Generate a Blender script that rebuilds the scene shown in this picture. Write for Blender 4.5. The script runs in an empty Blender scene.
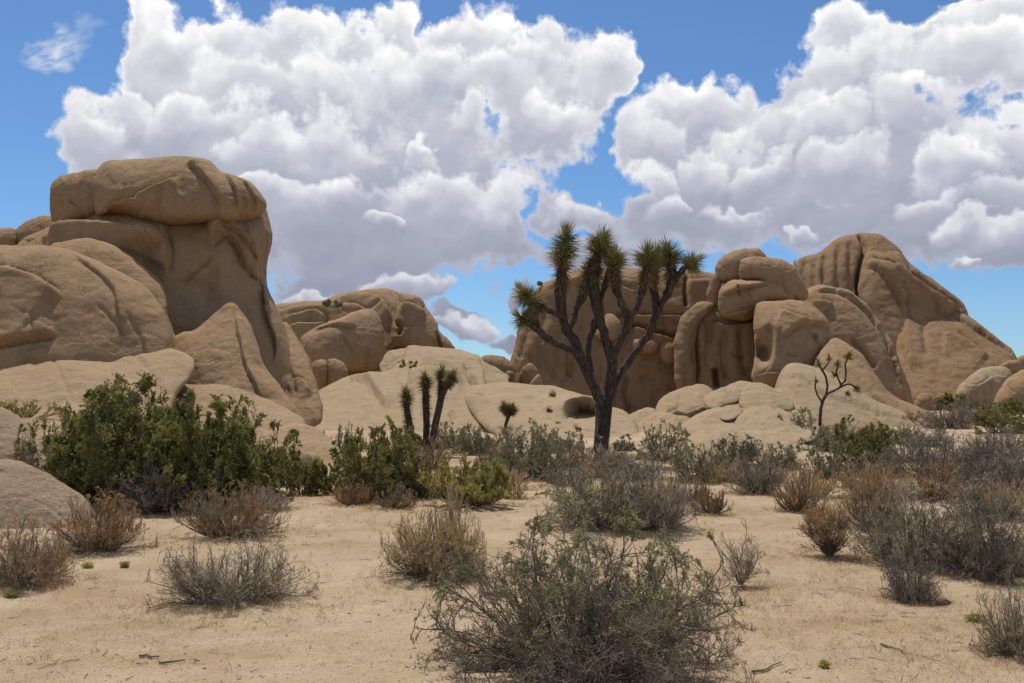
import bpy, math, random
import numpy as np
from mathutils import Vector
from mathutils.geometry import delaunay_2d_cdt

RNG = np.random.default_rng(7)
F = 1000.0                       # focal length in pixels of a 1024 px wide frame
EYE = 1.6
PITCH = math.atan(58.5 / F)
CP, SP = math.cos(PITCH), math.sin(PITCH)
scene = bpy.context.scene
COL = scene.collection

# ------------------------------------------------------------------ helpers
def unproj(px, py, D):
    px = np.asarray(px, float); py = np.asarray(py, float); D = np.asarray(D, float)
    a = (px - 512) / F; b = (341.5 - py) / F
    dy = CP - b * SP; dz = SP + b * CP
    return np.stack([a / dy * D, D + 0 * a, EYE + dz / dy * D], -1)

_P = np.random.default_rng(3).permutation(256)
_P = np.concatenate([_P, _P, _P]).astype(int)
_G = np.random.default_rng(4).normal(size=(256, 3)); _G /= np.linalg.norm(_G, axis=1)[:, None]
def perlin(p):
    i = np.floor(p).astype(int); f = p - i; i &= 255
    u = f * f * f * (f * (f * 6 - 15) + 10)
    out = 0
    for dx in (0, 1):
        for dy in (0, 1):
            for dz in (0, 1):
                g = _G[_P[_P[_P[i[:, 0] + dx] + i[:, 1] + dy] + i[:, 2] + dz] & 255]
                d = f - np.array([dx, dy, dz])
                w = (u[:, 0] if dx else 1 - u[:, 0]) * (u[:, 1] if dy else 1 - u[:, 1]) * (u[:, 2] if dz else 1 - u[:, 2])
                out = out + w * (g * d).sum(1)
    return out
def fbm(p, octv=4, gain=.5):
    s = 0; a = 1.0
    for k in range(octv):
        s = s + a * perlin(p * (2.03 ** k) + 17.3 * k); a *= gain
    return s

def mesh_from(name, V, faces_flat, sizes, mats, smooth=True, midx=None):
    me = bpy.data.meshes.new(name)
    V = np.asarray(V, np.float32); faces_flat = np.asarray(faces_flat, np.int32); sizes = np.asarray(sizes, np.int32)
    me.vertices.add(len(V)); me.vertices.foreach_set('co', V.ravel())
    me.loops.add(len(faces_flat)); me.loops.foreach_set('vertex_index', faces_flat)
    me.polygons.add(len(sizes))
    st = np.concatenate([[0], np.cumsum(sizes)[:-1]]).astype(np.int32)
    me.polygons.foreach_set('loop_start', st)
    me.polygons.foreach_set('loop_total', sizes)
    me.polygons.foreach_set('use_smooth', np.full(len(sizes), smooth))
    for m in (mats if isinstance(mats, list) else [mats]): me.materials.append(m)
    if midx is not None: me.polygons.foreach_set('material_index', np.asarray(midx, np.int32))
    me.update(calc_edges=True); me.validate()
    return me

def link(name, me, parent=None, loc=None):
    o = bpy.data.objects.new(name, me); COL.objects.link(o)
    if parent: o.parent = parent
    if loc is not None: o.location = loc
    return o
def tag(o, label, cat, group=None, kind=None):
    if label: o['label'] = label
    if cat: o['category'] = cat
    if group: o['group'] = group
    if kind: o['kind'] = kind
    return o
def empty(name, loc, label, cat, group=None):
    o = bpy.data.objects.new(name, None); COL.objects.link(o); o.location = loc
    return tag(o, label, cat, group)

# ------------------------------------------------------------------ materials
class NT:
    def __init__(s, tree): s.t = tree; s.n = tree.nodes; s.l = tree.links
    def node(s, typ, ins=None, **kw):
        n = s.n.new(typ)
        for k, v in kw.items(): setattr(n, k, v)
        for k, v in (ins or {}).items():
            if hasattr(v, 'is_output') or isinstance(v, bpy.types.NodeSocket): s.l.new(v, n.inputs[k])
            else: n.inputs[k].default_value = v
        return n
    def math(s, op, a, b=0.0, c=None, clamp=False):
        n = s.n.new('ShaderNodeMath'); n.operation = op; n.use_clamp = clamp
        for i, v in enumerate((a, b) if c is None else (a, b, c)):
            if isinstance(v, bpy.types.NodeSocket): s.l.new(v, n.inputs[i])
            else: n.inputs[i].default_value = v
        return n.outputs[0]
    def vmath(s, op, a, b=None, out=0):
        n = s.n.new('ShaderNodeVectorMath'); n.operation = op
        for i, v in enumerate((a, b)):
            if v is None: continue
            if isinstance(v, bpy.types.NodeSocket): s.l.new(v, n.inputs[i])
            else: n.inputs[i].default_value = v
        return n.outputs[out]
    def ramp(s, fac, stops, interp='LINEAR'):
        n = s.n.new('ShaderNodeValToRGB'); r = n.color_ramp; r.interpolation = interp
        while len(r.elements) < len(stops): r.elements.new(0.5)
        for e, (p, c) in zip(r.elements, stops):
            e.position = p; e.color = (*c, 1) if len(c) == 3 else c
        s.l.new(fac, n.inputs[0]); return n.outputs[0]
    def mix(s, fac, a, b, blend='MIX'):
        n = s.n.new('ShaderNodeMix'); n.data_type = 'RGBA'; n.blend_type = blend
        for i, v in ((0, fac), (6, a), (7, b)):
            if isinstance(v, bpy.types.NodeSocket): s.l.new(v, n.inputs[i])
            else: n.inputs[i].default_value = (*v, 1) if isinstance(v, tuple) and len(v) == 3 else v
        return n.outputs[2]
    def noise(s, vec, scale, detail=4, rough=.55, dist=0.0, out=0):
        return s.node('ShaderNodeTexNoise', {'Vector': vec, 'Scale': scale, 'Detail': detail, 'Roughness': rough, 'Distortion': dist}).outputs[out]

def new_mat(name):
    m = bpy.data.materials.new(name); m.use_nodes = True
    nt = NT(m.node_tree)
    b = m.node_tree.nodes['Principled BSDF']
    b.inputs['Specular IOR Level'].default_value = .2
    b.inputs['Roughness'].default_value = .9
    return m, nt, b

def rock_mat(name, c_light, c_dark, c_stain, stain=.35, streak=.4, bump=1.0, sc=1.0):
    m, nt, b = new_mat(name)
    pos = nt.node('ShaderNodeNewGeometry').outputs['Position']
    n1 = nt.noise(pos, .35 * sc, 5, .6, .4)
    n2 = nt.noise(pos, 2.2 * sc, 6, .65)
    col = nt.mix(nt.math('MULTIPLY_ADD', n2, .6, nt.math('MULTIPLY', n1, .4)), c_dark, c_light)
    col = nt.mix(nt.ramp(nt.math('MULTIPLY_ADD', n1, .6, nt.math('MULTIPLY', n2, .4)), [(.4, (0, 0, 0)), (.62, (1, 1, 1))]), col, nt.mix(.5, col, c_light))
    # orange iron stain patches
    n3 = nt.noise(pos, .8 * sc, 4, .6, 1.0)
    col = nt.mix(nt.math('MULTIPLY', nt.ramp(n3, [(.5, (0, 0, 0)), (.68, (1, 1, 1))]), stain), col, c_stain)
    # dark varnish running down
    sv = nt.vmath('MULTIPLY', pos, (1.6 * sc, 1.6 * sc, .16 * sc))
    n4 = nt.noise(sv, 1.0, 4, .6)
    col = nt.mix(nt.math('MULTIPLY', nt.ramp(n4, [(.52, (0, 0, 0)), (.72, (1, 1, 1))]), streak), col, nt.mix(1.0, col, (.55, .48, .42), 'MULTIPLY'))
    # grain speckle
    n5 = nt.noise(pos, 26.0, 3, .75)
    col = nt.mix(1.0, col, nt.ramp(n5, [(.3, (.68, .66, .65)), (.7, (1.24, 1.23, 1.21))]), 'MULTIPLY')
    # small dark lichen specks
    n7 = nt.noise(pos, 9.0 * sc, 5, .75)
    col = nt.mix(nt.math('MULTIPLY', nt.ramp(n7, [(.64, (0, 0, 0)), (.74, (1, 1, 1))]), .45), col, nt.mix(1.0, col, (.45, .42, .4), 'MULTIPLY'))
    nt.l.new(col, b.inputs['Base Color'])
    h = nt.math('ADD', nt.math('MULTIPLY', nt.noise(pos, 1.5, 8, .6), .10), nt.math('MULTIPLY', nt.noise(pos, 9, 6, .7), .04))
    # fine weathering pits and hairline joints
    v = nt.node('ShaderNodeTexVoronoi', {'Vector': nt.vmath('ADD', nt.vmath('MULTIPLY', pos, (.5, .5, 1.1)), nt.vmath('MULTIPLY', nt.noise(pos, .8, 4, out=1), (1.5, 1.5, 1.5))), 'Scale': .55 * sc}, feature='DISTANCE_TO_EDGE')
    cr = nt.ramp(v.outputs['Distance'], [(0, (0, 0, 0)), (.012, (.7, .7, .7)), (.03, (1, 1, 1))])
    msk = nt.ramp(nt.noise(pos, .5, 3), [(.5, (0, 0, 0)), (.6, (1, 1, 1))])
    h = nt.math('ADD', h, nt.math('MULTIPLY', nt.math('MULTIPLY', cr, msk), .025))
    h = nt.math('ADD', h, nt.math('MULTIPLY', nt.noise(nt.vmath('MULTIPLY', pos, (3, 3, .7)), 1.0, 5, .6), .07))
    bp = nt.node('ShaderNodeBump', {'Strength': .8 * bump, 'Distance': 1.0, 'Height': h})
    nt.l.new(bp.outputs[0], b.inputs['Normal'])
    b.inputs['Roughness'].default_value = .95
    b.inputs['Specular IOR Level'].default_value = .1
    return m

M_WARM = rock_mat('granite_brown', (.40, .270, .152), (.275, .175, .092), (.33, .18, .07), .5, .5)
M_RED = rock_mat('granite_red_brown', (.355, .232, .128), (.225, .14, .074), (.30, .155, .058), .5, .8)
M_PALE = rock_mat('granite_pale', (.43, .325, .20), (.30, .215, .125), (.36, .235, .115), .45, .5)
M_WARM_LIT = rock_mat('granite_brown_lit', (.43, .305, .182), (.315, .215, .12), (.35, .21, .095), .4, .35)  # brown granite lightened for flatter slopes: their sunlight is painted into the colour
M_GREY = rock_mat('granite_grey', (.36, .265, .172), (.25, .178, .112), (.28, .18, .1), .3, .3, 1.3)

def twig_mat(name, c1, c2, rough=.95):
    m, nt, b = new_mat(name)
    g = nt.node('ShaderNodeNewGeometry')
    r = g.outputs['Random Per Island']
    n = nt.noise(g.outputs['Position'], 6, 3)
    col = nt.mix(r, c1, c2)
    col = nt.mix(1.0, col, nt.ramp(n, [(.3, (.7, .7, .7)), (.7, (1.25, 1.25, 1.25))]), 'MULTIPLY')
    nt.l.new(col, b.inputs['Base Color']); b.inputs['Roughness'].default_value = rough
    return m
def leaf_mat(name, c1, c2, c3=None, f3=.15, trans=.25):
    m, nt, b = new_mat(name)
    g = nt.node('ShaderNodeNewGeometry')
    r = g.outputs['Random Per Island']
    col = nt.mix(r, c1, c2)
    n = nt.noise(g.outputs['Position'], 3.0, 3)
    col = nt.mix(1.0, col, nt.ramp(n, [(.35, (.65, .65, .65)), (.65, (1.25, 1.25, 1.2))]), 'MULTIPLY')
    if c3:
        r2 = nt.math('FRACT', nt.math('MULTIPLY', r, 37.0))
        col = nt.mix(nt.math('LESS_THAN', r2, f3), col, c3)
    nt.l.new(col, b.inputs['Base Color']); b.inputs['Roughness'].default_value = .75
    out = nt.n['Material Output']
    tr = nt.node('ShaderNodeBsdfTranslucent', {'Color': col})
    mx = nt.node('ShaderNodeMixShader', {0: trans, 1: b.outputs[0], 2: tr.outputs[0]})
    nt.l.new(mx.outputs[0], out.inputs['Surface'])
    return m

T_GREY = twig_mat('grey_twigs', (.29, .24, .165), (.50, .42, .30))
T_HERO = twig_mat('brown_grey_twigs', (.16, .125, .092), (.33, .265, .19))
T_DARK = twig_mat('dark_twigs', (.12, .095, .07), (.25, .20, .145))
T_TAN = twig_mat('tan_twigs', (.42, .34, .22), (.60, .51, .36))
T_GOLD = twig_mat('golden_twigs', (.58, .38, .14), (.72, .53, .26))
T_RUST = twig_mat('rusty_twigs', (.50, .27, .09), (.66, .41, .17))
T_PURP = twig_mat('purple_grey_twigs', (.27, .215, .165), (.44, .36, .28))
L_DGREEN = leaf_mat('dark_green_leaves', (.185, .195, .05), (.31, .31, .10), (.40, .34, .12), .18, .35)
L_GREEN = leaf_mat('olive_green_leaves', (.20, .20, .055), (.33, .315, .11), (.44, .34, .13), .18, .3)
L_YGREEN = leaf_mat('yellow_green_leaves', (.33, .31, .08), (.48, .43, .14), (.55, .44, .17), .15)
L_PALE = leaf_mat('pale_green_leaves', (.33, .33, .12), (.50, .48, .2), (.25, .24, .1), .2)
L_GRYG = leaf_mat('grey_green_leaves', (.20, .20, .10), (.33, .315, .18), (.38, .31, .18), .2)
L_YEL = leaf_mat('yellow_flowers', (.5, .42, .08), (.6, .52, .16), (.3, .32, .1), .3)
J_GREEN = leaf_mat('yucca_leaves', (.24, .25, .08), (.42, .40, .16), (.50, .40, .2), .2, .25)
J_DEAD = leaf_mat('dead_yucca_leaves', (.22, .15, .08), (.37, .27, .155), None, 0, .05)

def bark_mat():
    m, nt, b = new_mat('yucca_bark')
    pos = nt.node('ShaderNodeNewGeometry').outputs['Position']
    n = nt.noise(nt.vmath('MULTIPLY', pos, (9, 9, 3.5)), 1.5, 6, .7)
    col = nt.ramp(n, [(.3, (.035, .027, .02)), (.5, (.085, .062, .045)), (.7, (.18, .138, .10))])
    nt.l.new(col, b.inputs['Base Color'])
    v = nt.node('ShaderNodeTexVoronoi', {'Vector': nt.vmath('MULTIPLY', pos, (1, 1, .5)), 'Scale': 16.0})
    h = nt.math('ADD', nt.math('MULTIPLY', n, .06), nt.math('MULTIPLY', v.outputs['Distance'], .05))
    bp = nt.node('ShaderNodeBump', {'Strength': 1.0, 'Distance': 1.0, 'Height': h})
    nt.l.new(bp.outputs[0], b.inputs['Normal'])
    return m
BARK = bark_mat()

def sand_mat():
    m, nt, b = new_mat('sand')
    pos = nt.node('ShaderNodeNewGeometry').outputs['Position']
    n1 = nt.noise(pos, .22, 5, .6, .6)
    n2 = nt.noise(pos, 1.3, 6, .65, .3)
    n3 = nt.noise(pos, 60, 3, .8)
    col = nt.mix(nt.ramp(nt.math('MULTIPLY_ADD', n1, .55, nt.math('MULTIPLY', n2, .45)), [(.38, (0, 0, 0)), (.6, (1, 1, 1))]), (.365, .255, .15), (.50, .38, .247))
    # darker reddish trodden strips running across
    sv = nt.vmath('MULTIPLY', pos, (.22, 1.1, 1))
    n4 = nt.noise(sv, 1.0, 5, .6, .5)
    col = nt.mix(nt.math('MULTIPLY', nt.ramp(n4, [(.52, (0, 0, 0)), (.7, (1, 1, 1))]), .5), col, (.32, .205, .105))
    col = nt.mix(1.0, col, nt.ramp(n3, [(.25, (.66, .64, .62)), (.5, (1, 1, 1)), (.78, (1.25, 1.24, 1.22))]), 'MULTIPLY')
    v = nt.node('ShaderNodeTexVoronoi', {'Vector': pos, 'Scale': 38.0})
    rnd = nt.node('ShaderNodeSeparateColor', {0: v.outputs['Color']}).outputs[0]
    peb = nt.math('MULTIPLY', nt.math('LESS_THAN', v.outputs['Distance'], .33), nt.math('GREATER_THAN', rnd, .72))
    col = nt.mix(nt.math('MULTIPLY', peb, .55), col, nt.ramp(rnd, [(.72, (.2, .14, .095)), (.86, (.42, .33, .24)), (1, (.62, .52, .4))]))
    nt.l.new(col, b.inputs['Base Color'])
    h = nt.math('ADD', nt.math('MULTIPLY', nt.noise(pos, 7, 6, .7), .05), nt.math('MULTIPLY', n3, .008))
    h = nt.math('ADD', h, nt.math('MULTIPLY', peb, .006))
    bp = nt.node('ShaderNodeBump', {'Strength': .9, 'Distance': 1.0, 'Height': h})
    nt.l.new(bp.outputs[0], b.inputs['Normal'])
    b.inputs['Specular IOR Level'].default_value = .05
    b.inputs['Roughness'].default_value = 1
    return m
SAND = sand_mat()

# ------------------------------------------------------------------ ground
def gz(x, y):
    x = np.atleast_1d(np.asarray(x, float)); y = np.atleast_1d(np.asarray(y, float))
    r = np.hypot(x, y)
    p = np.stack([x, y, 0 * x], -1)
    z = .16 * fbm(p / 9.0 + 5, 3) + .035 * fbm(p / 1.3 + 9, 3)
    near = np.clip(1 - r / 30, 0, 1)
    z = z + near * .02 * fbm(p / .22 + 2, 3)
    z = z + .025 * np.clip(r - 34, 0, 60) + .006 * np.clip(r - 94, 0, 600)
    z = z + np.clip((r - 200) / 2000, 0, 1) * 12 * fbm(p / 300, 3)
    return z
def ground():
    rad = np.concatenate([[0.0], np.geomspace(.6, 3.5, 14), np.geomspace(3.6, 45, 430), np.geomspace(46, 4500, 110)])
    fine = np.radians(np.linspace(-33, 33, 560)); rest = np.radians(np.linspace(33, 327, 110))[1:-1]
    th = np.concatenate([fine, rest]); nt_, nr = len(th), len(rad)
    R, T = np.meshgrid(rad[1:], th, indexing='ij')
    x = (R * np.sin(T)).ravel(); y = (R * np.cos(T)).ravel()
    V = np.stack([x, y, gz(x, y)], -1)
    V = np.concatenate([[[0, 0, gz(0, 0)[0]]], V])
    i = np.arange(nr - 2)[:, None] * nt_ + 1; j = np.arange(nt_)[None]; j2 = (j + 1) % nt_
    q = np.stack([i + j, i + j2, i + nt_ + j2, i + nt_ + j], -1).reshape(-1, 4)
    q = q[:, ::-1]
    fan = np.stack([0 * j[0], 1 + j2[0], 1 + j[0]], -1)[:, ::-1]
    fl = np.concatenate([fan.ravel(), q.ravel()])
    me = mesh_from('ground', V, fl, [3] * len(fan) + [4] * len(q), SAND)
    # make sure it faces up
    if me.polygons[500].normal.z < 0: me.flip_normals()
    tag(link('ground', me), 'pale tan sandy desert ground strewn with fine gravel', None, None, 'structure')
ground()

def on_ground(px, py):
    D = np.geomspace(3, 120, 900)
    P = unproj(np.full(900, px), np.full(900, py), D)
    hit = np.where(P[:, 2] <= gz(P[:, 0], P[:, 1]))[0]
    k = hit[0] if len(hit) else 899
    p = P[k]; return np.array([p[0], p[1], gz(p[0], p[1])[0]])

# ------------------------------------------------------------------ rocks
def catmull(pts, step, closed=True):
    P = np.asarray(pts, float); n = len(P); out = []
    rng = range(n) if closed else range(n - 1)
    for i in rng:
        if closed: p0, p1, p2, p3 = P[i - 1], P[i], P[(i + 1) % n], P[(i + 2) % n]
        else: p0, p1, p2, p3 = P[max(i - 1, 0)], P[i], P[i + 1], P[min(i + 2, n - 1)]
        k = max(1, int(round(np.linalg.norm((p2 - p1)[:2]) / step)))
        t = (np.arange(k) / k)[:, None]
        out.append(.5 * ((2 * p1) + (-p0 + p2) * t + (2 * p0 - 5 * p1 + 4 * p2 - p3) * t ** 2 + (-p0 + 3 * p1 - 3 * p2 + p3) * t ** 3))
    if not closed: out.append(P[-1:])
    return np.concatenate(out)

def seg_dist(Q, A, B):
    """distance from points to segments, sign by side of the nearest segment, arc position"""
    best = np.full(len(Q), 1e9); sg = np.ones(len(Q)); tt = np.zeros(len(Q))
    for k in range(len(A)):
        ab = B[k] - A[k]; L = ab @ ab + 1e-12
        t = np.clip(((Q - A[k]) @ ab) / L, 0, 1)
        d = Q - (A[k] + t[:, None] * ab); dd = (d * d).sum(1)
        m = dd < best
        best[m] = dd[m]; sg[m] = np.sign(ab[0] * d[m, 1] - ab[1] * d[m, 0]); tt[m] = (k + t[m]) / len(A)
    return np.sqrt(best), sg, tt
def inside(Q, P):
    c = np.zeros(len(Q), bool); x, y = Q[:, 0], Q[:, 1]
    for i in range(len(P)):
        x1, y1 = P[i - 1]; x2, y2 = P[i]
        if y1 == y2: continue
        c ^= ((y1 > y) != (y2 > y)) & (x < (x2 - x1) * (y - y1) / (y2 - y1) + x1)
    return c

def inflate(P):
    """smooth factor g with height = 2*sqrt(d*g), from a Poisson solve on a coarse grid"""
    lo = P.min(0); hi = P.max(0); c = max((hi - lo).max() / 64, .8)
    lo = lo - 2 * c; nx, ny = (np.ceil((hi - lo) / c).astype(int) + 3)
    gx, gy = np.meshgrid(lo[0] + c * np.arange(nx), lo[1] + c * np.arange(ny), indexing='ij')
    Q = np.stack([gx.ravel(), gy.ravel()], -1)
    ins = inside(Q, P).reshape(nx, ny)
    d, _, _ = seg_dist(Q, np.roll(P, 1, 0), P); d = d.reshape(nx, ny)
    phi = np.where(ins, d * d * .3, 0)
    for it in range(500):
        s = np.zeros_like(phi)
        s[1:-1, 1:-1] = .25 * (phi[2:, 1:-1] + phi[:-2, 1:-1] + phi[1:-1, 2:] + phi[1:-1, :-2] + c * c)
        phi = np.where(ins, phi + 1.0 * (s - phi), 0)
    ok = ins & (d > .6 * c)
    g = np.where(ok, phi / np.maximum(d, 1e-6), 0); w = ok.astype(float)
    for _ in range(4):
        g2 = g.copy(); w2 = w.copy(); acc = np.zeros_like(g); aw = np.zeros_like(w)
        for dx in (-1, 0, 1):
            for dy in (-1, 0, 1):
                acc += np.roll(np.roll(g * w, dx, 0), dy, 1); aw += np.roll(np.roll(w, dx, 0), dy, 1)
        f = (w == 0) & (aw > 0); g2[f] = acc[f] / aw[f]; w2[f] = 1; g, w = g2, w2
    def sample(Q):
        u = (Q - lo) / c; i = np.clip(np.floor(u).astype(int), 0, [nx - 2, ny - 2]); f = u - i
        G = lambda a, b: g[i[:, 0] + a, i[:, 1] + b]
        return (G(0, 0) * (1 - f[:, 0]) * (1 - f[:, 1]) + G(1, 0) * f[:, 0] * (1 - f[:, 1]) + G(0, 1) * (1 - f[:, 0]) * f[:, 1] + G(1, 1) * f[:, 0] * f[:, 1])
    return sample

def ZR(x0, y0, s):
    return lambda pts: [(x0 + p[0] / s, y0 + p[1] / s) for p in pts]
R1 = ZR(0, 140, 3.01); R2 = ZR(0, 350, 3.01); R3 = ZR(260, 270, 3.413); R4 = ZR(490, 200, 3.793)
R5 = ZR(490, 330, 3.793); R6 = ZR(680, 220, 2.97); R7 = ZR(684, 380, 3.009); PX = lambda p: p

def rock(name, pts, D, mat, kf=1.0, kb=1.4, power=1.0, feats=(), noise=.02, nscale=3.0, aniso=(1, 1, 1), parent=None, s=None, seed=0, edge=.5):
    """pts: outline; D: (depth of lowest point, depth of top point) of the mid plane, metres."""
    pts = np.asarray(pts, float)
    lo = pts.min(0); hi = pts.max(0); size = max(hi - lo)
    if s is None: s = float(np.clip(size / 90, .9, 2.0))
    O = catmull(pts, s)
    # uneven outline
    q = np.stack([O[:, 0], O[:, 1], np.full(len(O), seed * 3.7)], -1)
    amp = min(1.6, size * .012)
    O = O + np.stack([perlin(q / (size * .12)), perlin(q / (size * .12) + 40)], -1) * amp * 1.6 + np.stack([perlin(q / 3.3), perlin(q / 3.3 + 40)], -1) * edge
    keep = [0]
    for i in range(1, len(O)):
        if np.linalg.norm(O[i] - O[keep[-1]]) > .35 * s: keep.append(i)
    O = O[keep]
    if not inside(np.array([[O[:, 0].mean(), O[:, 1].mean()]]), O)[0]: pass
    A, B = np.roll(O, 1, 0), O
    gsamp = inflate(catmull(pts, max(s, size / 60)))
    area = .5 * np.sum(A[:, 0] * B[:, 1] - B[:, 0] * A[:, 1])
    tang = np.roll(O, -1, 0) - np.roll(O, 1, 0); nrm = np.stack([-tang[:, 1], tang[:, 0]], -1); nrm /= np.linalg.norm(nrm, axis=1)[:, None] + 1e-9
    if area < 0: nrm = -nrm
    Dm = .5 * (D[0] + D[1]); mpp = Dm / F
    def tri(sp, rings):
        gx, gy = np.meshgrid(np.arange(lo[0] - 2, hi[0] + 2, sp), np.arange(lo[1] - 2, hi[1] + 2, sp * .87), indexing='ij')
        gx = gx + (np.arange(gx.shape[1]) % 2)[None] * sp * .5
        Q = np.stack([gx.ravel(), gy.ravel()], -1); Q = Q[inside(Q, O)]
        d, _, _ = seg_dist(Q, A, B); Q = Q[d > (rings[-1] + .6) * sp]
        extra = []
        for r in rings:
            E = O[::1] + nrm * r * sp; E = E[inside(E, O)]
            if len(E):
                dd, _, _ = seg_dist(E, A, B); E = E[dd > r * sp * .85]; extra.append(E)
        return np.concatenate([O] + extra + [Q])
    def cdt(P):
        n = len(O)
        r = delaunay_2d_cdt([Vector(p) for p in P.tolist()], [(i, (i + 1) % n) for i in range(n)], [], 1, 1e-6)
        V = np.array([tuple(v) for v in r[0]]); T = np.array([f for f in r[2] if len(f) == 3])
        return V, T
    def fields(V):
        d, _, _ = seg_dist(V, A, B); d[:0] = 0
        g = np.maximum(gsamp(V), 0.02)
        h = 2 * np.sqrt(np.maximum(d, 0) * g); hm = h.max() + 1e-6
        if power != 1: h = hm * (1 - (1 - h / hm) ** power)
        t = (hi[1] - V[:, 1]) / (hi[1] - lo[1])
        base = D[0] + (D[1] - D[0]) * t
        return d, h * mpp, base
    Vf, Tf = cdt(tri(s, (.25, .8)))
    d, h, base = fields(Vf)
    depth = base - kf * h
    fade = np.clip(d / 5, 0, 1)
    off = np.zeros(len(Vf)); pit = np.zeros(len(Vf))
    feats = list(feats); rr = random.Random(seed * 17 + 3); wd = hi - lo
    if size > 55 and seed not in (27,):
        for _ in range(2 + int(size / 70)):
            cx = lo[0] + wd[0] * rr.uniform(.15, .85); cy = lo[1] + wd[1] * rr.uniform(.12, .75); an = rr.choice([rr.gauss(.5, .35), rr.gauss(1.4, .35), rr.gauss(-.3, .3)]); ln = size * rr.uniform(.12, .32)
            ca, sa = math.cos(an), math.sin(an); bend = rr.gauss(0, .18)
            ln_pts = [(cx + ca * ln * u - sa * ln * bend * (u * u), cy + sa * ln * u + ca * ln * bend * (u * u)) for u in (-.5, -.2, .1, .5)]
            feats.append((rr.choice('gf'), ln_pts, rr.uniform(.9, 1.5) if rr.random() < .5 else 1.2, rr.uniform(.06, .14) * D[0] / 50 * 1.3))
    for ft in feats:
        k = ft[0]
        if k == 'p':
            _, (cx, cy), rx, ry, am = ft[:5]
            e = ((Vf[:, 0] - cx) / rx) ** 2 + ((Vf[:, 1] - cy) / ry) ** 2
            pit = pit + am * np.exp(-e ** 2) * np.clip(d / 2, 0, 1)
        else:
            _, line, w, am = ft[:4]
            L = catmull(line, 6, False)
            wob = np.stack([perlin(np.stack([L[:, 0], L[:, 1], 0 * L[:, 0]], -1) / 9 + 3), perlin(np.stack([L[:, 0], L[:, 1], 0 * L[:, 0]], -1) / 9 + 77)], -1) * 2.0
            L = L + wob * min(1, size / 150)
            dd, sg, tt = seg_dist(Vf, L[:-1], L[1:])
            ends = np.clip(np.minimum(tt, 1 - tt) * 7, 0, 1) if len(ft) < 5 else 1.0
            if k == 'g':   # crack
                off = off + am * np.exp(-(dd / w) ** 1.6) * ends
            elif k == 'u': # undercut
                pit = pit + am * np.exp(-(dd / w) ** 2.5) * ends * np.clip(d / 2, 0, 1)
            elif k == 'f': # sheet edge: surface swells on the right side of the line, with a sharp lip
                sd = dd * sg
                off = off - am * np.where(sd > 0, np.exp(-sd / w) * (1 - np.exp(-sd / 1.6)), -.35 * np.exp(sd / 2.0)) * ends
    depth = depth + pit
    zt = (400 - lo[1]) / F * D[1] - (400 - hi[1]) / F * D[0]; yt = D[1] - D[0]
    nl = math.hypot(zt, yt); nrm3 = np.array([0, -zt / nl, yt / nl])
    P = unproj(Vf[:, 0], Vf[:, 1], depth) - (off * fade * (.35 + .65 * zt / nl))[:, None] * nrm3 if len(feats) else unproj(Vf[:, 0], Vf[:, 1], depth)
    ns = size * mpp
    q = P * np.array(aniso) / (ns / nscale) + seed * 11.1
    nz = fbm(q, 5, .5) * noise * ns
    # fine ledges: ridged noise squashed vertically
    q2 = P * np.array([.5, .5, 1.6]) / (ns / (nscale * 2.2)) + seed * 5.3
    rd = (1 - np.abs(fbm(q2, 3, .5)) * 2.2)
    nz = nz - np.clip(rd, 0, 1) ** 5 * noise * ns * .22
    P = P + (nz * np.clip(d / 6, 0, 1))[:, None] * nrm3
    Vb, Tb = cdt(tri(max(s * 3, size / 26), (.3, .9)))
    d2, h2, b2 = fields(Vb)
    Pb = unproj(Vb[:, 0], Vb[:, 1], b2 + kb * h2 + .02 * (d2 > .3))
    n = len(O); assert np.allclose(Vf[:n], Vb[:n], atol=1e-3)
    remap = np.concatenate([np.arange(n), len(P) + np.arange(len(Pb) - n)])
    Tb = remap[Tb][:, ::-1]
    V = np.concatenate([P, Pb[n:]]); T = np.concatenate([Tf, Tb])
    org = np.array([V[:, 0].mean(), V[:, 1].mean(), V[:, 2].min()])
    if parent: org = np.array(parent.location)
    me = mesh_from(name, V - org, T.ravel(), [3] * len(T), mat)
    # outward check
    e1 = V[Tf[:, 1]] - V[Tf[:, 0]]; e2 = V[Tf[:, 2]] - V[Tf[:, 0]]
    if (np.cross(e1, e2).sum(0) @ nrm3) < 0: me.flip_normals()
    o = link(name, me, parent, None if parent else org)
    return o

# ------------------------------------------------------------------ the rocks
def formation(name, label, cat, px, D, group=None):
    p = unproj(px, 400, D); return empty(name, (p[0], p[1], gz(p[0], p[1])[0]), label, cat, group)
def trock(name, pts, D, mat, label, cat='boulder', group=None, **kw):
    return tag(rock(name, pts, D, mat, **kw), label, cat, group)

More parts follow.
